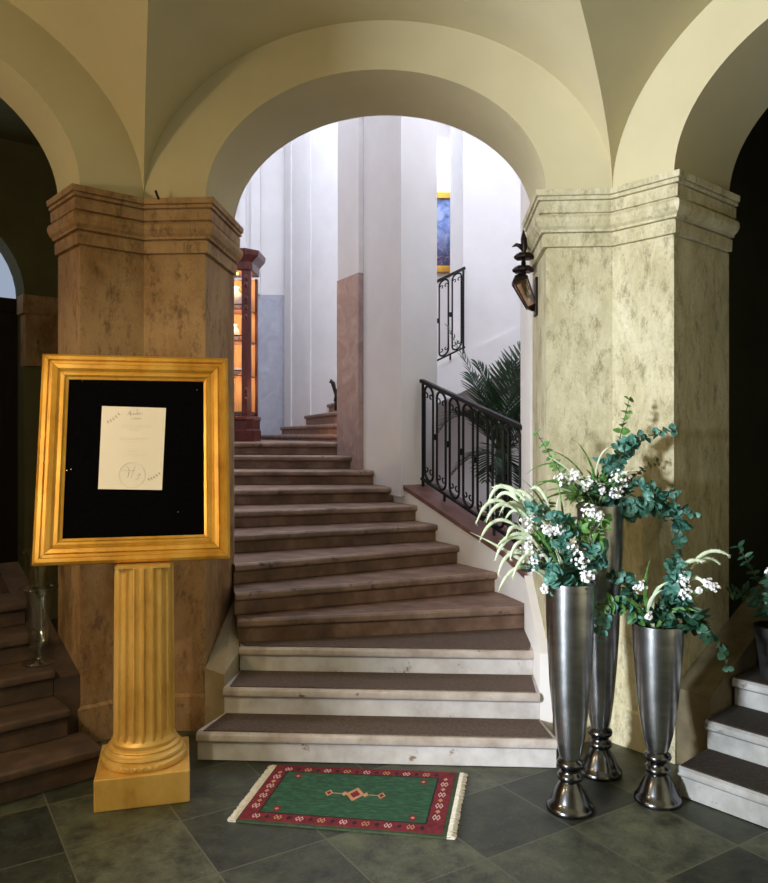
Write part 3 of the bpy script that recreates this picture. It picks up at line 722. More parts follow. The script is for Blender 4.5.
# ------------------------------------------------------------------ wall lantern on the plaster jamb
ln_c = Vector((.583, 4.60, 2.585))
lan = thing('wall_lantern', 'small dark bronze wall lantern with leaf finial on the right jamb of the arch', 'lantern', ln_c)
lan.scale = (.86, .86, .86)
def lc(x, y, z): return Vector((x, y, z))
b = BM(); box(b, (-.008, 0, -.14), (.016, .10, .26)); obj('wall_plate', b, M['bronze'], lan, world=False, bevel=.004)
b = BM(); tube(b, [lc(-.01, 0, -.16), lc(-.06, 0, -.13), lc(-.09, 0, -.06), lc(-.09, 0, .10)], .016, 8); obj('bracket', b, M['bronze'], lan, world=False, smooth=True)
for zz, xx, rr in ((.14, -.088, .062), (.05, -.093, .068)):
    b = BM(); lathe(b, [(.012, .03), (rr*.7, .022), (rr, .0), (rr*.92, -.018), (rr*.5, -.012), (.012, -.02)], 32, (xx, 0, zz), rfun=lambda r, z, f: r*(1+.12*cos(f*2*pi*8)) if r > .02 else r)
    obj('leaf_collar', b, M['bronze'], lan, world=False, smooth=True)
b = BM(); tube(b, [lc(-.09, 0, .10), lc(-.088, 0, .17), lc(-.085, 0, .2), lc(-.088, 0, .26), lc(-.092, 0, .33)], [.014, .014, .020, .022, .002], 8)
obj('finial', b, M['bronze'], lan, world=False, smooth=True)
b = BM(); tube(b, [lc(-.09, 0, .18), lc(-.115, 0, .215), lc(-.14, 0, .222), lc(-.17, 0, .208)], [.012, .017, .013, .002], 8)
obj('curled_leaf', b, M['bronze'], lan, world=False, smooth=True)
tilt = Matrix.Translation((-.115, 0, -.03)) @ Matrix.Rotation(radians(-24), 4, 'Y')
def tp(x, y, z): return tilt @ Vector((x, y, z))
b = BM(); w0, w1_ = .048, .030
for z, w in ((0.0, w0), (-.19, w1_)):
    q = [tp(sx*w, sy*w, z) for sx, sy in ((-1, -1), (1, -1), (1, 1), (-1, 1))]
    for i in range(4): tube(b, [q[i], q[(i+1) % 4]], .007, 6)
for sx, sy in ((-1, -1), (1, -1), (1, 1), (-1, 1)): tube(b, [tp(sx*w0, sy*w0, 0), tp(sx*w1_, sy*w1_, -.19)], .006, 6)
loft(b, [[tp(sx*w, sy*w, z) for sx, sy in ((-1, -1), (1, -1), (1, 1), (-1, 1))] for z, w in ((0, w0+.008), (.02, w0), (.05, .015))])
loft(b, [[tp(sx*w, sy*w, z) for sx, sy in ((-1, -1), (1, -1), (1, 1), (-1, 1))] for z, w in ((-.19, w1_+.006), (-.205, .02), (-.225, .006))])
cg = obj('cage', b, M['bronze'], lan, world=False)
b = BM()
q0 = [tp(sx*w0*.97, sy*w0*.97, 0) for sx, sy in ((-1, -1), (1, -1), (1, 1), (-1, 1))]; q1 = [tp(sx*w1_*.97, sy*w1_*.97, -.19) for sx, sy in ((-1, -1), (1, -1), (1, 1), (-1, 1))]
loft(b, [q0, q1], True, False); obj('pane', b, M['pane_amber'], cg, world=False)
b = BM(); lathe(b, [(.002, 0), (.010, .004), (.010, .08), (.002, .085)], 10, tp(0, 0, -.16)); obj('candle', b, M['porcelain'], cg, world=False, smooth=True)

# ------------------------------------------------------------------ gilt sign on a column
ped_c = R(-1.122, 3.605)
prot = TH + radians(15)
ped = thing('column_pedestal', 'gold painted fluted column pedestal holding the framed notice board', 'pedestal', ped_c, prot)
b = BM(); box(b, (0, 0, .072), (.408, .408, .144)); obj('plinth', b, M['gold_col'], ped, world=False, bevel=.006)
b = BM(); lathe(b, [(.186, .144), (.192, .150), (.194, .160), (.190, .172), (.180, .178), (.174, .180), (.174, .186), (.180, .190), (.176, .200), (.164, .206), (.160, .212), (.162, .218), (.156, .225), (.148, .228)], 48)
mo = obj('base_moulding', b, M['gold_col'], ped, world=False, smooth=True, auto=40)
b = BM()
for k in range(36):                            # carved leaf band round the torus
    a = 2*pi*k/36; c = Vector((cos(a)*.180, sin(a)*.190, .163))
    bmesh.ops.create_uvsphere(b, u_segments=6, v_segments=4, radius=.011, matrix=Matrix.Translation(c) @ Matrix.Rotation(a, 4, 'Z') @ Matrix.Diagonal((.7, 1.1, 1.0, 1)))
obj('leaf_band', b, M['gold_col'], mo, world=False, smooth=True)
NF = 20
def flute(r, z, f):
    x = (f*NF) % 1.0; d = abs(x-.5)*2
    depth = .0135*sqrt(max(0, 1-(d/.8)**2)) if d < .8 else 0
    fade = min(1, max(0, (z-.257)/.03))*1.0
    return r - depth*sqrt(fade)
zz = [.226, .244, .257, .262, .269, .277, .287, .5, .8, 1.00, 1.045]
b = BM(); lathe(b, [(.146 if z < .25 else .1375 - (z-.25)*.006, z) for z in zz], NF*12, (0, 0, 0), flute); obj('fluted_shaft', b, M['gold_col'], ped, world=False)
b = BM(); box(b, (0, 0, 1.052), (.235, .235, .014)); obj('top_plate', b, M['gold_col'], ped, world=False)

# the frame: bottom edge on the column, leaning back
fbl, fbr, ftl, ftr = P(33, 563, 3.45), P(230, 555, 3.66), P(40, 352, 3.70), P(224, 357, 3.90)
base_mid = (fbl+fbr)/2; yaw = atan2((fbr-fbl).y, (fbr-fbl).x)
FW = (fbr-fbl).length; FH = ((ftl+ftr)/2 - base_mid).length
lean = math.acos(min(1, (((ftl+ftr)/2-base_mid).z)/FH))
roll = math.asin((fbr-fbl).z/FW)
sgn = thing('notice_board', 'gilt framed black notice board standing on the gold column', 'sign', (base_mid.x, base_mid.y, 1.0605), yaw)
FM = Matrix.Translation((0, 0, 0)) @ Matrix.Rotation(-lean, 4, 'X')
def fp(x, z, y=0.0): return FM @ Vector((x, y, z))       # frame plane: x across, z up, -y towards the viewer
RW = .119
PROF = [(0, 0.0), (0, -.030), (.012, -.040), (.028, -.040), (.034, -.030), (.046, -.030), (.052, -.038), (.070, -.034), (.082, -.022), (.090, -.024), (.100, -.024), (.108, -.014), (RW, -.010), (RW, 0.0)]
def fring(i, y):
    return [fp(-FW/2+i, i, y), fp(FW/2-i, i, y), fp(FW/2-i, FH-i, y), fp(-FW/2+i, FH-i, y)]
rings = [fring(i, y) for i, y in PROF]
for k in range(4):
    b = BM(); c1, c2 = k, (k+1) % 4
    ed = (rings[0][c2]-rings[0][c1]).normalized()*.0012
    loft(b, [[r[c1]+ed for r in rings], [r[c2]-ed for r in rings]])
    obj('frame_rail', b, M['gold'], sgn, world=False)
b = BM(); rr_ = [fring(RW-.012, -.004), fring(RW-.012, .012)]; loft(b, rr_); obj('felt_panel', b, M['felt'], sgn, world=False)['label'] = 'black felt backing'
# paper, pinned on the felt
paper = thing('paper_notice', 'cream paper notice with script and leaf sprigs pinned on the black board', 'notice', sgn.location, yaw)
wm = Matrix.Translation(sgn.location) @ Matrix.Rotation(yaw, 4, 'Z') @ FM
def on_board(px, py):                           # where a sight line meets the felt plane, in board coordinates
    o = Vector((0, 0, E)); d = (P(px, py, 3.0) - o)
    inv = wm.inverted(); o2, d2 = inv @ o, inv.to_3x3() @ d
    t = (-.006 - o2.y)/d2.y; q = o2 + d2*t
    return q.x, q.z
pc = [on_board(*q) for q in ((98, 489), (162, 490), (166, 408), (102, 406))]
b = BM(); loft(b, [[fp(x, z, y) for x, z in pc] for y in (-.0050, -.0062)]); obj('sheet', b, M['paper'], paper, world=False)
def onp(u, v, y=-.0066):                        # u right, v down on the sheet
    top = Vector(pc[3]).lerp(Vector(pc[2]), u); bot = Vector(pc[0]).lerp(Vector(pc[1]), u)
    q = top.lerp(bot, v); return fp(q.x, q.y, y)
def strokes(name, lines, mat, r):
    b = BM()
    for l in lines: tube(b, [onp(u, v) for u, v in l], r, 5, flat=.25)
    obj(name, b, M[mat], paper, world=False)
def scrib(u0, u1, v, amp, n, seed):
    q = random.Random(seed); return [(u0+(u1-u0)*i/n + .012*sin(i*1.9), v + amp*sin(i*2.2)*(.5+q.random()*.5) - .006*i/n) for i in range(n+1)]
strokes('heading_script', [scrib(.42, .64, .085, .022, 16, 1), scrib(.46, .62, .145, .018, 12, 2), [(.40, .10), (.44, .04), (.45, .12)], [(.53, .07), (.55, .02), (.56, .10)]], 'ink', .0013)
ls = []
for v, a0, a1 in ((.225, .32, .80), (.248, .30, .78), (.275, .42, .62), (.292, .46, .58), (.385, .28, .74), (.402, .30, .70), (.43, .40, .60), (.53, .46, .56), (.55, .46, .60), (.585, .40, .70)):
    u = a0; q = random.Random(int(v*1000))
    while u < a1:
        w = .02+q.random()*.05; ls.append([(u, v), (min(u+w, a1), v+.001)]); u += w+.012
strokes('text_lines', ls, 'ink_pale', .0011)
cir = [(.52+.21*cos(2*pi*i/40), .83+.155*sin(2*pi*i/40)) for i in range(41)]; cir2 = [(.52+.195*cos(2*pi*i/40), .83+.144*sin(2*pi*i/40)) for i in range(41)]
strokes('monogram', [cir, cir2], 'ink_pale', .0009)
strokes('monogram_letters', [[(.44, .73), (.47, .77), (.46, .83), (.45, .86)], [(.56, .72), (.53, .79), (.50, .87)], [(.36, .775), (.42, .78), (.52, .775), (.56, .77)], [(.64, .80), (.62, .85), (.59, .89), (.57, .87)], [(.58, .83), (.66, .82)]], 'ink', .0013)
b = BM(); bs = BM()
for (u0, v0, du, dv) in ((.07, .205, .20, -.125), (.75, .885, .20, -.09)):
    tube(bs, [onp(u0, v0), onp(u0+du*.5, v0+dv*.42), onp(u0+du, v0+dv)], .0008, 5, flat=.25)
    for k in range(5):
        t = .12+k*.2; x, y = u0+du*t, v0+dv*(t-.15*sin(pi*t))
        for dx, dy in ((.004, -.024), (.032, .006)):
            c_, t_ = Vector((x, y)), Vector((x+dx, y+dy)); n_ = Vector((-(dy), dx))*.22; m_ = (c_+t_)/2
            poly(b, [onp(*c_, -.0068), onp(*(m_+n_), -.0068), onp(*t_, -.0068), onp(*(m_-n_), -.0068)])
obj('leaf_sprig', b, M['ink_mid'], paper, world=False); obj('sprig_stem', bs, M['ink_mid'], paper, world=False)
for (px, py) in ((82.5, 381), (197, 390), (71, 469.5), (67, 470.5), (178, 512)):
    x, z = on_board(px, py); b = BM()
    bmesh.ops.create_uvsphere(b, u_segments=8, v_segments=6, radius=.0042 if px < 72 else .0028, matrix=Matrix.Translation(fp(x, z, -.0065)))
    obj('pin', b, M['pin'], sgn, world=False, smooth=True)

# ------------------------------------------------------------------ rug
rc = [R(-.665, 3.283), R(.289, 3.137), R(.403, 3.737), R(-.566, 3.827)]       # near-left, near-right, far-right, far-left incl. fringe
rug = thing('rug', 'small green oriental rug with red border and ivory fringe before the stairs', 'rug', (rc[0]+rc[1]+rc[2]+rc[3])/4)
def rp(u, v, z):
    a = rc[0].lerp(rc[1], u); c = rc[3].lerp(rc[2], u); q = a.lerp(c, v); return Vector((q.x, q.y, z))
ASP = 1.62
M['rug_green'] = noisy('green_wool', [(0.3, '1A3B29'), (0.55, '2A583F'), (0.8, '427357')], 26, 1.0, stretch=(1, 3, 1), bstr=.5, bdist=.004)
M['rug_red'] = noisy('crimson_wool', [(0.3, '5E1420'), (0.7, '862335')], 40, 1.0, bstr=.5, bdist=.004)
M['rug_dark'] = noisy('brown_black_wool', [(0.3, '1D1512'), (0.7, '33231D')], 40, 1.0, bstr=.4)
M['rug_pink'] = noisy('pale_pink_wool', [(0.3, 'C99A9C'), (0.7, 'E2C2BF')], 40, 1.0, bstr=.4)
M['rug_orange'] = noisy('tan_wool', [(0.3, 'B57B55'), (0.7, 'D2A07C')], 40, 1.0, bstr=.4)
M['rug_olive'] = noisy('olive_green_wool', [(0.3, '2E3A28'), (0.7, '44523A')], 40, 1.0, bstr=.4)
RM = [M['rug_olive'], M['rug_red'], M['rug_green'], M['rug_dark'], M['rug_pink'], M['rug_orange']]
F0, F1 = .035, .965
def rect(bm, u0, v0, u1, v1, z0, z1, mi):
    q = [(u0, v0), (u1, v0), (u1, v1), (u0, v1)]
    loft(bm, [[rp(u, v, z0) for u, v in q], [rp(u, v, z1) for u, v in q]], True, True, mi)
def rpoly(bm, pts, z, mi): poly(bm, [rp(u, v, z) for u, v in pts], mi)
b = BM()
rect(b, F0, 0.0, F1, 1.0, .0005, .0090, 0)
rect(b, F0+.004, .03, F1-.022, 1.0, .0085, .0100, 1)
bu, bv = .082, .150                               # inner field
rect(b, F0+bu-.01, bv-.005, F1-bu-.014, 1-bv+.04, .0095, .0104, 3)
rect(b, F0+bu, bv+.012, F1-bu-.022, 1-bv+.022, .0100, .0110, 2)
def diamond(cu, cv, ru, rv, z, mi, step=False): rpoly(b, [(cu-ru, cv), (cu, cv-rv), (cu+ru, cv), (cu, cv+rv)], z, mi)
# centre medallion with two satellites
cu, cv = .5, .53
rpoly(b, [(cu-.20*.62, cv-.006), (cu+.20*.62, cv-.006), (cu+.20*.62, cv+.006), (cu-.20*.62, cv+.006)], .0112, 5)
for (dx, r1, r2) in ((0, .045, .115), (-.125, .020, .055), (.125, .020, .055)):
    diamond(cu+dx, cv, r1, r2, .0114, 5); diamond(cu+dx, cv, r1*.55, r2*.55, .0117, 1)
for sx in (-1, 1): diamond(cu+sx*.05, cv, .014, .04, .0115, 5)
for (u, v) in ((.18, .22), (.18, .80), (.80, .22), (.80, .80)):
    rpoly(b, [(u-.02, v-.03), (u+.02, v-.05), (u+.012, v), (u+.02, v+.04), (u-.02, v+.05), (u-.010, v)], .0113, 1); diamond(u, v, .010, .02, .0116, 5)
def hook(u, v, su, sv, mi):          # small outlined double lozenge
    for o in (-.23, .23):
        z = .0106
        rpoly(b, [(u+o*su-.30*su, v), (u+o*su, v-.5*sv), (u+o*su+.30*su, v), (u+o*su, v+.5*sv)], z, mi)
        rpoly(b, [(u+o*su-.15*su, v), (u+o*su, v-.25*sv), (u+o*su+.15*su, v), (u+o*su, v+.25*sv)], z+.0003, 1)
k = 0
for i in range(9):
    u = F0+.075+i*.099
    if u < F1-.08:
        for v in (.092, .930): hook(u, v, .036, .075, 4 if i % 2 == 0 else 5); diamond(u+.05, v, .012, .035, .0106, 3)
for i in range(4):
    v = .25+i*.175
    for u in (F0+.042, F1-.062): hook(u, v, .036, .09, 4); diamond(u, v+.087, .012, .03, .0106, 5)
obj('pile', b, RM, rug)
for ua, ub in ((0.0, F0), (F1, 1.0)):
    b = BM(); q = random.Random(5)
    loft(b, [[rp(u, v, z) for u, v, z in ((ua, 0, .0005), (ub, 0, .0005), (ub, 1, .0005), (ua, 1, .0005))], [rp(u, v, z) for u, v, z in ((ua, 0, .004), (ub, 0, .008), (ub, 1, .008), (ua, 1, .004))]])
    for i in range(60):
        v = (i+.5)/60; j = (q.random()-.5)*.012
        if ua == 0: tube(b, [rp(ub, v, .008), rp((ua+ub)/2, v+j, .011), rp(ua-.006*q.random(), v+2*j, .005)], .004, 5)
        else: tube(b, [rp(ua, v, .008), rp((ua+ub)/2, v+j, .011), rp(ub+.006*q.random(), v+2*j, .005)], .004, 5)
    obj('fringe', b, M['fringe'], rug)

# ------------------------------------------------------------------ silver vases
def vase(x, d, top, rim, label):
    c = R(x, d); t = thing('metal_vase', label, 'vase', c, group='silver floor vases')
    b = BM(); lathe(b, [(.100, 0), (.104, .004), (.104, .016), (.098, .026), (.090, .032), (.082, .05), (.068, .085), (.052, .112), (.042, .126)], 48); obj('foot', b, M['silver_dark'], t, world=False, smooth=True, auto=50)
    b = BM(); lathe(b, [(.040, .124), (.053, .134), (.057, .146), (.053, .158), (.043, .164), (.041, .176), (.045, .182), (.056, .192), (.060, .203), (.056, .214), (.044, .221), (.042, .228)], 48); obj('knop', b, M['silver_dark'], t, world=False, smooth=True)
    h = top - .226
    pr = [(.043, 0), (.052, .04), (.064, .12), (.078, .26), (.090, .42), (.098, .60), (rim*.97, .80), (rim, 1.0)]
    b = BM(); lathe(b, [(r, .226+f*h) for r, f in pr] + [(rim-.003, top+.001), (rim-.006, top-.002), (rim-.010, top-.12), (.07, .226+.35*h), (.001, .226+.30*h)], 48)
    obj('body', b, M['silver'], t, world=False, smooth=True, auto=50)
    return c
vL = vase(.822, 3.40, 1.002, .108, 'tall silver metal vase, front left of the three, before the lowest steps')
vT = vase(1.055, 3.76, 1.310, .112, 'tallest silver metal vase standing behind the other two')
vR = vase(1.235, 3.475, .800, .112, 'shortest silver metal vase, at right beside the grey steps')

# ------------------------------------------------------------------ flower arrangements
def leaf(bm, p, d, nrm, ln, wd, cup=.15, mi=0, n=7):
    d = d.normalized(); s = d.cross(nrm).normalized(); nrm = s.cross(d)
    l, r_, m_ = [], [], []
    for i in range(n):
        t = i/(n-1); w = wd*max(0.04, sin(pi*(t**.8)))**.6
        c = p + d*ln*t + nrm*(-cup*ln*t*t)
        m_.append(bm.verts.new(c)); l.append(bm.verts.new(c - s*w/2 + nrm*w*.15)); r_.append(bm.verts.new(c + s*w/2 + nrm*w*.15))
    for i in range(n-1):
        for a, c_ in ((l, m_), (m_, r_)):
            f = bm.faces.new((a[i], a[i+1], c_[i+1], c_[i])); f.material_index = mi; f.smooth = True
def rdir(q): 
    v = Vector((q.gauss(0, 1), q.gauss(0, 1), q.gauss(0, 1))); return v.normalized()
def euca(t, path, mat, size=.035, pairs=11, seed=0, name='eucalyptus_branch', rnd_leaf=True):
    q = random.Random(seed); pts = path if len(path) > 3 else bez(*path, 16)
    b = BM(); tube(b, pts, [.004*(1-.6*i/(len(pts)-1)) for i in range(len(pts))], 6, mi=1)
    n = len(pts); pairs = int(pairs*1.5)
    for k in range(pairs):
        f = .14+.86*k/(pairs-1); i = min(n-2, int(f*(n-1))); p = pts[i].lerp(pts[i+1], f*(n-1)-i) if f < 1 else pts[-1]
        tg = (pts[i+1]-pts[i]).normalized(); o = tg.orthogonal(); o.rotate(Matrix.Rotation(q.random()*6.28, 3, tg))
        sz = size*(1.25-.50*f)*(.8+.4*q.random())
        for sg in (1, -1):
            d = (o*sg + tg*.35 + rdir(q)*.25).normalized()
            nn = (tg*.45 + Vector((-.25, -.9, .45)) + rdir(q)*.5).normalized()
            leaf(b, p, d, nn, sz, sz*(1.05 if rnd_leaf else .42), .12)
    return obj(name, b, [M[mat], M['stem']], t)
def foxtail(t, path, seed=0, r=.0088):
    q = random.Random(seed); pts = bez(*path, 22); n = len(pts)
    b = BM(); k0 = int(n*.5)
    tube(b, pts[:k0+1], .0018, 5, mi=1)
    rs = []
    for i in range(k0, n):
        f = (i-k0)/(n-1-k0); rs.append(r*(sin(pi*min(1, max(.06, f*.9+.08)))**.6)*(.85+.3*q.random()))
    rs[-1] = .001
    tube(b, pts[k0:], rs, 7)
    for i in range(k0, n-1):
        for _ in range(5):
            o = rdir(q); p = pts[i].lerp(pts[i+1], q.random()); tg = (pts[i+1]-pts[i]).normalized()
            leaf(b, p, (o+tg*1.2).normalized(), o.orthogonal(), r*1.9, .0018, 0, 0, 4)
    return obj('foxtail_spray', b, [M['grass'], M['leaf_green']], t)
def blade(t, path, mat='leaf_green', w=.012):
    pts = bez(*path, 14); b = BM(); n = len(pts)
    prev = None
    for i, p in enumerate(pts):
        tg = (pts[min(i+1, n-1)]-pts[max(i-1, 0)]).normalized(); s = tg.cross(Vector((.2, -1, .3))).normalized()
        ww = w*sin(pi*(.12+.86*i/(n-1)))*.5
        cur = (b.verts.new(p-s*ww), b.verts.new(p+Vector((0, -.002, 0))), b.verts.new(p+s*ww))
        if prev:
            b.faces.new((prev[0], prev[1], cur[1], cur[0])); b.faces.new((prev[1], prev[2], cur[2], cur[1]))
        prev = cur
    return obj('grass_blade', b, M[mat], t, smooth=True)
def blossom(t, base, c, rad=.03, seed=0):
    q = random.Random(seed); c = Vector(c); b = BM(); base = Vector(base)
    tube(b, bez(base, (base+c)/2+Vector((0, 0, .05)), c, 8), .0018, 5, mi=1)
    for k in range(int(16+rad*700)):
        o = rdir(q); p = c + Vector((o.x*1.05, o.y, o.z*1.1))*rad*1.15*(.25+.85*q.random())
        if k % 3 == 0: tube(b, [c - o*.002, (c+p)/2, p], .0009, 4, mi=1)
        ax = (o + Vector((-.2, -.7, .4))).normalized(); u = ax.orthogonal().normalized(); v = ax.cross(u); a0 = q.random()*6.28
        for j in range(5):
            a = a0+j*2*pi/5; d = u*cos(a)+v*sin(a)
            leaf(b, p, (d+ax*.25).normalized(), ax, .0085, .0070, .1, 0, 4)
    return obj('white_blossom', b, [M['blossom'], M['leaf_green']], t)
def filler(t, c, rad, n, mat, ln=.06, wd=.018, seed=0, up=.4, name='leaf_cluster'):
    q = random.Random(seed); b = BM(); c = Vector(c)
    for k in range(n):
        o = rdir(q); o.z = abs(o.z)*.8+up*q.random(); o.normalize()
        p = c + Vector((o.x, o.y, o.z*.7))*rad*(.1+.7*q.random())
        leaf(b, p, (o+rdir(q)*.5).normalized(), (rdir(q)+Vector((0, -.6, .6))).normalized(), ln*(.6+.8*q.random()), wd*(.7+.6*q.random()), .25)
    return obj(name, b, M[mat], t)

# middle arrangement, in the tallest vase
bT = Vector((vT.x, vT.y, 1.30)); D = 3.76
aT = thing('flower_arrangement', 'tall spreading eucalyptus and white blossom arrangement in the tallest vase', 'flowers', bT)
Q = lambda px, py, dd=0.0, d0=3.76: P(px, py, d0+dd)
euca(aT, (bT+Vector((0, 0, -.1)), Q(612, 470), Q(629, 400, .02)), 'leaf_green', .042, 13, 1)
euca(aT, (bT+Vector((.01, 0, -.1)), Q(600, 440, -.05), Q(672, 430, -.02)), 'leaf_teal', .046, 14, 2)
euca(aT, (bT+Vector((0, 0, -.1)), Q(612, 452, -.08), Q(640, 436, -.10)), 'leaf_teal', .052, 9, 3)
euca(aT, (bT+Vector((-.03, 0, -.1)), Q(570, 490), Q(537, 433, .02)), 'leaf_green', .036, 11, 4)
euca(aT, (bT+Vector((.02, 0, -.08)), Q(690, 470, -.05), Q(678, 560, -.06)), 'leaf_teal', .052, 14, 5)
euca(aT, (bT+Vector((.02, 0, -.08)), Q(655, 480, -.1), Q(664, 520, -.1)), 'leaf_teal', .046, 8, 6)
euca(aT, (bT+Vector((.02, 0, -.06)), Q(650, 500, -.08), Q(696, 515, -.06)), 'leaf_teal', .042, 9, 7)
euca(aT, (bT+Vector((.02, 0, -.06)), Q(630, 470, .05), Q(657, 462, .05)), 'stem', .026, 9, 8, 'dried_sprig')
for i, (px, py, r) in enumerate(((563, 479, .034), (588, 484, .032), (620, 478, .040), (617, 492, .026), (575, 474, .022), (602, 488, .022))):
    blossom(aT, bT+Vector((0, 0, -.04)), Q(px, py, -.10), r, 20+i)
for i, (px, py, mt) in enumerate(((590, 496, 'leaf_dark'), (605, 492, 'leaf_dark'), (580, 498, 'leaf_green'), (618, 496, 'leaf_dark'), (598, 486, 'leaf_green'))):
    filler(aT, Q(px, py, -.05), .075, 34, mt, .055, .02, 30+i)
filler(aT, bT+Vector((0, 0, 0)), .09, 60, 'leaf_dark', .06, .022, 36)
for i, (x1, y1, x2, y2) in enumerate(((560, 455, 523, 500), (552, 462, 516, 520), (565, 440, 525, 475), (590, 452, 612, 446), (585, 458, 548, 450))):
    blade(aT, (bT+Vector((-.02, -.02, -.02)), Q(x1, y1, -.1), Q(x2, y2, -.14)), 'grass' if i % 2 else 'leaf_green', .010)

for i, (px, py, mt) in enumerate(((640, 488, 'leaf_teal'), (655, 494, 'leaf_teal'), (668, 500, 'leaf_teal'), (676, 512, 'leaf_teal'), (680, 530, 'leaf_teal'), (618, 450, 'leaf_teal'), (608, 465, 'leaf_teal'), (632, 445, 'leaf_teal'))):
    filler(aT, Q(px, py, -.07), .05, 12, mt, .040, .038, 40+i, name='eucalyptus_cluster')
for i, (x1, y1, x2, y2) in enumerate(((580, 470, 545, 455), (570, 475, 530, 510), (560, 470, 532, 485), (605, 470, 640, 470), (600, 465, 575, 440), (612, 480, 632, 470))):
    blade(aT, (bT+Vector((-.02, -.02, -.02)), Q(x1, y1, -.1), Q(x2, y2, -.12)), ('grass', 'leaf_green', 'leaf_green')[i % 3], .013)
# left arrangement
bL = Vector((vL.x, vL.y, .98)); QL = lambda px, py, dd=0.0: P(px, py, 3.40+dd)
aL = thing('flower_arrangement', 'arrangement with drooping pale foxtails at its left, in the front left vase', 'flowers', bL)
for i, (cx, cy, ex, ey, dd) in enumerate(((500, 452, 476, 524, -.05), (508, 462, 486, 523, -.08), (520, 472, 500, 513, 0), (515, 496, 506, 540, -.1), (520, 510, 510, 560, -.12), (505, 440, 488, 505, .05),
                                          (530, 470, 492, 488, .03), (540, 478, 512, 492, -.05), (535, 505, 497, 546, -.1), (520, 540, 499, 590, -.12))):
    foxtail(aL, (bL+Vector((-.02, -.01, -.05)), QL(cx, cy, dd*.5), QL(ex, ey, dd)), 50+i)
for i, (cx, cy, ex, ey) in enumerate(((535, 515, 500, 545), (540, 540, 507, 552), (530, 560, 470, 532))):
    blade(aL, (bL+Vector((-.03, 0, -.03)), QL(cx, cy, -.05), QL(ex, ey, -.08)), 'grass', .016)
for i, (px, py, r) in enumerate(((529, 523, .036), (527, 545, .030), (534, 560, .034), (546, 530, .020), (557, 528, .026), (573, 548, .022), (583, 560, .036), (588, 572, .026), (585, 578, .02), (590, 512, .026), (599, 516, .018), (526, 560, .022), (545, 588, .016))):
    blossom(aL, bL+Vector((0, 0, -.03)), QL(px, py, -.06 if px < 540 else -.1), r, 80+i)
euca(aL, (bL+Vector((-.02, 0, -.05)), QL(545, 520, .02), QL(528, 508, 0)), 'leaf_teal', .034, 9, 101)
euca(aL, (bL+Vector((0, 0, -.05)), QL(572, 540, -.08), QL(560, 520, -.1)), 'leaf_teal', .044, 9, 102)
euca(aL, (bL+Vector((.02, 0, -.03)), QL(585, 555, -.08), QL(603, 560, -.10)), 'leaf_teal', .056, 7, 103)
filler(aL, QL(596, 556, -.10), .045, 9, 'leaf_teal', .06, .055, 301, name='eucalyptus_cluster')
euca(aL, (bL+Vector((-.02, -.02, -.02)), QL(555, 568, -.09), QL(550, 578, -.12)), 'leaf_teal', .052, 8, 104)
euca(aL, (bL+Vector((0, 0, -.05)), QL(580, 540, -.02), QL(592, 505, -.02)), 'leaf_green', .04, 10, 105, 'leafy_sprig', False)
euca(aL, (bL+Vector((0, 0, -.05)), QL(595, 560, -.1), QL(600, 530, -.1)), 'leaf_green', .034, 10, 106, 'leafy_sprig', False)
euca(aL, (bL+Vector((0, 0, -.05)), QL(540, 520, .04), QL(550, 500, .05)), 'leaf_green', .04, 9, 107, 'leafy_sprig', False)
for i, (px, py, mt) in enumerate(((565, 565, 'leaf_dark'), (550, 555, 'leaf_dark'), (545, 545, 'leaf_green'), (580, 570, 'leaf_dark'), (560, 535, 'leaf_green'), (540, 570, 'leaf_teal'))):
    filler(aL, QL(px, py, -.02), .07, 30, mt, .055, .02, 110+i)
filler(aL, bL+Vector((0, 0, .0)), .085, 50, 'leaf_dark', .06, .022, 119)
for i, (cx, cy, ex, ey) in enumerate(((560, 520, 535, 480), (565, 510, 555, 470), (555, 500, 520, 478), (550, 515, 522, 488))):
    blade(aL, (bL+Vector((0, 0, -.02)), QL(cx, cy, .03), QL(ex, ey, .02)), 'leaf_green', .011)

for i, (px, py, mt) in enumerate(((536, 512, 'leaf_teal'), (545, 520, 'leaf_teal'), (560, 522, 'leaf_teal'), (572, 536, 'leaf_teal'), (566, 550, 'leaf_teal'), (555, 575, 'leaf_teal'), (578, 530, 'leaf_green'), (594, 545, 'leaf_green'), (598, 525, 'leaf_green'), (600, 565, 'leaf_teal'))):
    filler(aL, QL(px, py, -.08), .05, 12, mt, .042, .034, 210+i, name='eucalyptus_cluster')
for i, (cx, cy, ex, ey) in enumerate(((545, 530, 522, 510), (540, 545, 515, 520), (535, 550, 512, 570), (545, 500, 528, 515), (575, 530, 590, 500), (585, 540, 603, 520), (590, 550, 606, 538), (550, 510, 560, 495))):
    blade(aL, (bL+Vector((-.01, -.02, -.02)), QL(cx, cy, -.05), QL(ex, ey, -.08)), 'grass' if i % 2 else 'leaf_green', .014)
for i, (cx, cy, ex, ey, dd) in enumerate(((505, 480, 480, 540, -.06), (515, 500, 495, 560, -.1), (515, 465, 496, 500, .04), (525, 480, 505, 520, -.04), (530, 520, 512, 580, -.12), (512, 520, 498, 575, -.09),
                                          (535, 470, 520, 500, .02), (550, 470, 530, 490, .0))):
    foxtail(aL, (bL+Vector((-.02, -.01, -.05)), QL(cx, cy, dd*.5), QL(ex, ey, dd)), 250+i)
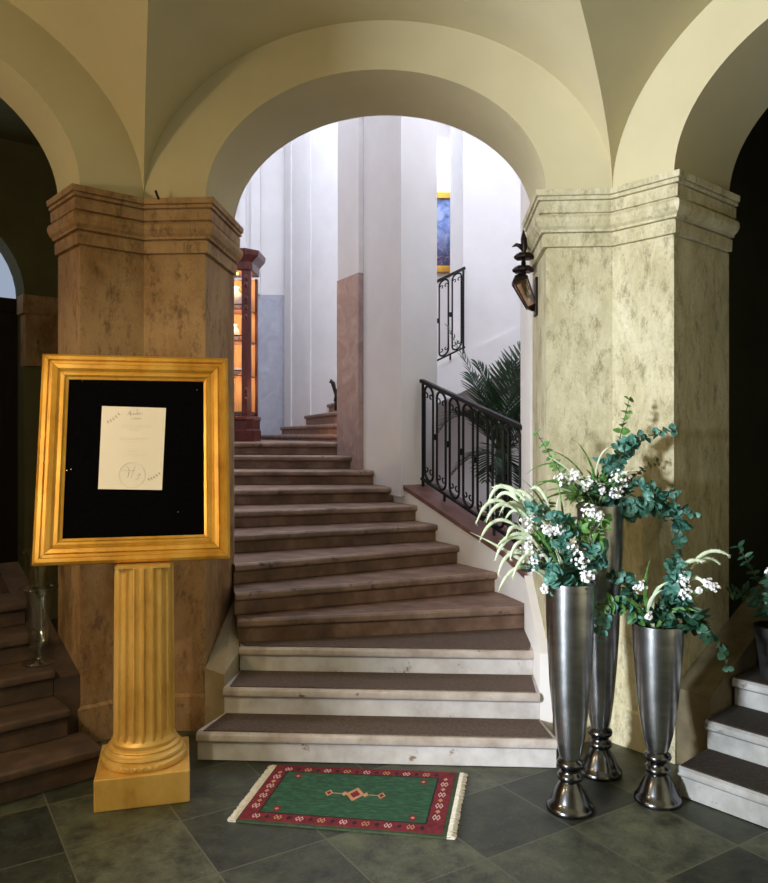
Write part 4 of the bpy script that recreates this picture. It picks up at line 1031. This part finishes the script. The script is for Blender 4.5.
# right arrangement
bR = Vector((vR.x, vR.y, .79)); QR = lambda px, py, dd=0.0: P(px, py, 3.50+dd)
aR = thing('flower_arrangement', 'low teal eucalyptus arrangement with foxtails arching right, in the shortest vase', 'flowers', bR)
for i, (cx, cy, ex, ey, dd) in enumerate(((690, 530, 730, 556, -.05), (690, 538, 720, 564, -.02), (672, 548, 704, 562, -.08), (688, 556, 706, 586, -.1))):
    foxtail(aR, (bR+Vector((.01, -.01, -.05)), QR(cx, cy, dd*.5), QR(ex, ey, dd)), 130+i)
euca(aR, (bR+Vector((.02, 0, -.05)), QR(672, 600, -.05), QR(675, 558, -.06)), 'leaf_teal', .042, 14, 140)
euca(aR, (bR+Vector((.02, 0, -.05)), QR(676, 600, -.05), QR(686, 572, -.08)), 'leaf_teal', .042, 12, 141)
euca(aR, (bR+Vector((.03, 0, -.03)), QR(690, 590, -.05), QR(708, 640, -.06)), 'leaf_dark', .045, 9, 142)
euca(aR, (bR+Vector((.03, 0, -.03)), QR(712, 610, -.0), QR(728, 668, .02)), 'leaf_dark', .040, 9, 143)
euca(aR, (bR+Vector((-.03, 0, -.03)), QR(625, 575, -.03), QR(611, 576, -.05)), 'leaf_dark', .040, 8, 144)
euca(aR, (bR+Vector((-.05, 0, -.03)), QR(612, 570, -.08), QR(599, 640, -.09)), 'leaf_teal', .040, 9, 145)
euca(aR, (bR+Vector((-.05, 0, -.03)), QR(620, 588, -.08), QR(600, 610, -.09)), 'leaf_green', .05, 8, 146, 'leafy_sprig', False)
for i, (px, py, r) in enumerate(((640, 587, .024), (684, 580, .026), (685, 593, .030), (707, 583, .018), (715, 587, .018), (699, 591, .012), (649, 616, .014))):
    blossom(aR, bR+Vector((0, 0, -.02)), QR(px, py, -.10), r, 150+i)
for i, (cx, cy, ex, ey) in enumerate(((645, 590, 668, 582), (640, 600, 662, 590), (638, 595, 650, 560), (632, 600, 640, 610), (630, 590, 622, 602), (668, 600, 700, 612))):
    blade(aR, (bR+Vector((-.02, -.03, -.02)), QR(cx, cy, -.08), QR(ex, ey, -.12)), 'grass' if i < 2 else 'leaf_green', .020)
for i, (px, py, mt) in enumerate(((670, 610, 'leaf_dark'), (682, 612, 'leaf_dark'), (660, 616, 'leaf_dark'), (675, 598, 'leaf_teal'), (690, 620, 'leaf_dark'))):
    filler(aR, QR(px, py, -.04), .07, 36, mt, .05, .022, 160+i)
filler(aR, bR+Vector((0, 0, .0)), .085, 40, 'leaf_dark', .055, .022, 169)

for i, (px, py, mt) in enumerate(((672, 570, 'leaf_teal'), (676, 582, 'leaf_teal'), (672, 594, 'leaf_teal'), (680, 604, 'leaf_teal'), (668, 606, 'leaf_dark'), (686, 616, 'leaf_dark'), (665, 620, 'leaf_dark'), (696, 628, 'leaf_dark'), (625, 582, 'leaf_teal'))):
    filler(aR, QR(px, py, -.07), .05, 14, mt, .040, .036, 230+i, name='eucalyptus_cluster')
# flowers half lost in the dark on the right-hand steps
fp_ = wl(45, -.58, .335)
pot = thing('flower_pot', 'dark flower pot in the shadow on the right steps', 'pot', (fp_.x, fp_.y, H[3]+.008))
b = BM(); lathe(b, [(.07, 0), (.095, .20), (.105, .22), (.105, .26), (.094, .26), (.090, .22), (.06, .05), (.001, .04)], 24); obj('pot_body', b, M['dark_pot'], pot, world=False, smooth=True, auto=40)
b = BM(); lathe(b, [(.090, .235), (.001, .238)], 20, caps=False); obj('soil', b, M['soil'], pot, world=False)
bD = Vector((fp_.x, fp_.y, H[3]+.25))
aD = thing('flowering_plant', 'dark leafy plant with few white flowers in the shadow at right', 'plant', bD)
for i in range(6):
    a = i*1.05; euca(aD, (bD, bD+Vector((cos(a)*.08, sin(a)*.08, .22)), bD+Vector((cos(a)*.22, sin(a)*.22, .18+.1*(i % 3)))), 'leaf_dark', .06, 9, 180+i, 'leafy_stem', False)
for i in range(3): blossom(aD, bD, bD+Vector((-.08+.1*i, -.12, .30-.05*i)), .022, 190+i)

# ------------------------------------------------------------------ palm in the stair well
pb = R(.985, 6.35, .551)
pot2 = thing('plant_pot', 'terracotta pot of the palm behind the iron railing', 'pot', pb)
b = BM(); lathe(b, [(.14, 0), (.19, .30), (.205, .31), (.205, .36), (.185, .36), (.18, .31), (.12, .05), (.001, .04)], 28); obj('pot_body', b, M['terracotta'], pot2, world=False, smooth=True, auto=40)
b = BM(); lathe(b, [(.184, .33), (.001, .335)], 24, caps=False); obj('soil', b, M['soil'], pot2, world=False)
ph = pb + Vector((0, 0, .34))
palm = thing('potted_palm', 'dark green feathery palm behind the iron railing', 'palm', ph)
b = BM()
for k in range(6):
    a = k*1.1; tube(b, bez(ph+Vector((cos(a)*.05, sin(a)*.05, 0)), ph+Vector((cos(a)*.06, sin(a)*.06, .4)), ph+Vector((cos(a)*.05, sin(a)*.05, .85)), 8), [.018-.001*i for i in range(9)], 7)
obj('trunk', b, M['stem'], palm, smooth=True)
def frond(p0, p1, p2, ll=.30, n=26, seed=0):
    q = random.Random(seed); pts = bez(p0, p1, p2, 30); b = BM()
    tube(b, pts, [.007*(1-.8*i/30) for i in range(31)], 6)
    for k in range(n):
        f = .22+.78*k/(n-1); i = min(29, int(f*30)); p = pts[i].lerp(pts[i+1], f*30-i)
        tg = (pts[i+1]-pts[i]).normalized(); up = Vector((0, 0, 1)); s = tg.cross(up); s = s.normalized() if s.length > .05 else Vector((1, 0, 0)); nn = s.cross(tg)
        l = ll*(sin(pi*min(1, .18+.78*f))**.7)*(.9+.2*q.random())
        for sg in (-1, 1): leaf(b, p, (s*sg*.8 + tg*.75 + nn*.25 + rdir(q)*.08).normalized(), nn, l, .019, .18, 0, 5)
    return obj('frond', b, M['palm'], palm)
PT = lambda px, py, d: P(px, py, d)
top = ph+Vector((0, 0, .55))
frond(top, PT(498, 420, 6.35), PT(448, 328, 6.55), .22, 26, 1)
frond(top, PT(494, 390, 6.1), PT(560, 320, 6.0), .34, 24, 2)
frond(top, PT(510, 370, 6.5), PT(528, 345, 6.6), .34, 26, 3)
frond(top, PT(470, 390, 6.3), PT(440, 430, 6.25), .24, 24, 4)
frond(top, PT(480, 440, 6.4), PT(452, 475, 6.45), .22, 22, 5)
frond(top, PT(520, 410, 6.2), PT(545, 430, 6.0), .28, 24, 6)
frond(top, PT(500, 430, 6.05), PT(486, 480, 5.95), .24, 22, 7)
frond(top, PT(520, 380, 6.7), PT(560, 360, 6.9), .34, 26, 8)
frond(top, PT(485, 400, 6.6), PT(470, 375, 6.75), .24, 22, 9)
frond(top, PT(505, 440, 6.2), PT(515, 500, 6.1), .24, 20, 10)
frond(top, PT(495, 400, 6.3), PT(478, 365, 6.4), .30, 26, 11)
frond(top, PT(505, 395, 6.45), PT(512, 365, 6.5), .32, 26, 12)
frond(top, PT(480, 415, 6.2), PT(458, 415, 6.2), .24, 24, 13)
frond(top, PT(515, 430, 6.3), PT(530, 470, 6.2), .26, 22, 14)

# ------------------------------------------------------------------ lights
def area(name, loc, target, size, power, col, sy=None):
    l = bpy.data.lights.new(name, 'AREA'); l.energy = power; l.color = col; l.size = size
    if sy: l.shape = 'RECTANGLE'; l.size_y = sy
    o = bpy.data.objects.new(name, l); C.objects.link(o); o.location = loc
    o.rotation_euler = (Vector(target)-Vector(loc)).to_track_quat('-Z', 'Y').to_euler()
    return o
def point(name, loc, power, col, r=.1):
    l = bpy.data.lights.new(name, 'POINT'); l.energy = power; l.color = col; l.shadow_soft_size = r
    o = bpy.data.objects.new(name, l); C.objects.link(o); o.location = loc
    return o
src = wl(-135, .75, 3.6, 1.9)
area('entrance_daylight', src, (.2, 4.2, 1.4), .75, 1250, (.86, .93, 1.0))
area('entrance_sky', wl(-135, .72, .35, 1.1), wl(-135, .6, -4, 2.6), 1.0, 15, (.88, .93, 1.0), 1.6)
point('wall_sconce', (-3.05, 1.9, 2.35), 66, (1.0, .74, .42), .10)  # unseen warm lamp, added to light the left pier, pedestal and vault
area('hall_skylight', (-.8, 8.2, 6.9), (-.8, 8.0, 0), 3.6, 150, (.74, .83, 1.0))  # unseen panel under the closed ceiling, added for daylight from hidden windows
area('landing_skylight', (-2.6, 10.3, 6.9), (-2.4, 10.3, 0), 2.0, 26, (.76, .83, 1.0))  # unseen panel, added to brighten the far landing wall
area('hall_window', (.75, 5.0, 6.3), (-.6, 9.0, 2.4), 1.6, 150, (.82, .87, 1.0), 1.2)  # no opening here: unseen panel added to light the camera-facing hall walls
sl = bpy.data.lights.new('notice_spot', 'SPOT'); sl.energy = 130; sl.color = (1.0, .84, .60); sl.spot_size = radians(58); sl.spot_blend = .7; sl.shadow_soft_size = .06  # unseen spot, added to brighten the pedestal and notice board
so = bpy.data.objects.new('notice_spot', sl); C.objects.link(so); so.location = (-2.0, .9, 2.75)
so.rotation_euler = (Vector((-1.25, 3.6, 1.15))-so.location).to_track_quat('-Z', 'Y').to_euler()
cw = lambda x, y, z: cm @ Vector((x, y, z))
for zc, pw in ((CH-.30, 6), (1.36, 6), (1.02, 5), (.64, 5)): point('cabinet_light', cw(.30, -.10, zc), pw, (1.0, .62, .25), .03)
point('cabinet_glow', cw(.9, -.35, .5), 2, (1.0, .5, .35), .15)
area('picture_light', R(.86, 10.2, 5.45), R(.86, 10.5, 5.1), .5, 7, (1.0, .92, .8))
area('upper_window', g(.6, 3.1, 3.1), g(.6, 0, 2.5), .8, 4, (.8, .9, 1.0))

w = bpy.data.worlds.new('world'); SC.world = w; w.use_nodes = True
w.node_tree.nodes['Background'].inputs[0].default_value = (.5, .55, .6, 1); w.node_tree.nodes['Background'].inputs[1].default_value = .0

SC.view_settings.view_transform = 'Standard'; SC.view_settings.look = 'None'; SC.view_settings.gamma = 1.0
SC.view_settings.use_curve_mapping = False; SC.view_settings.exposure = 0.0
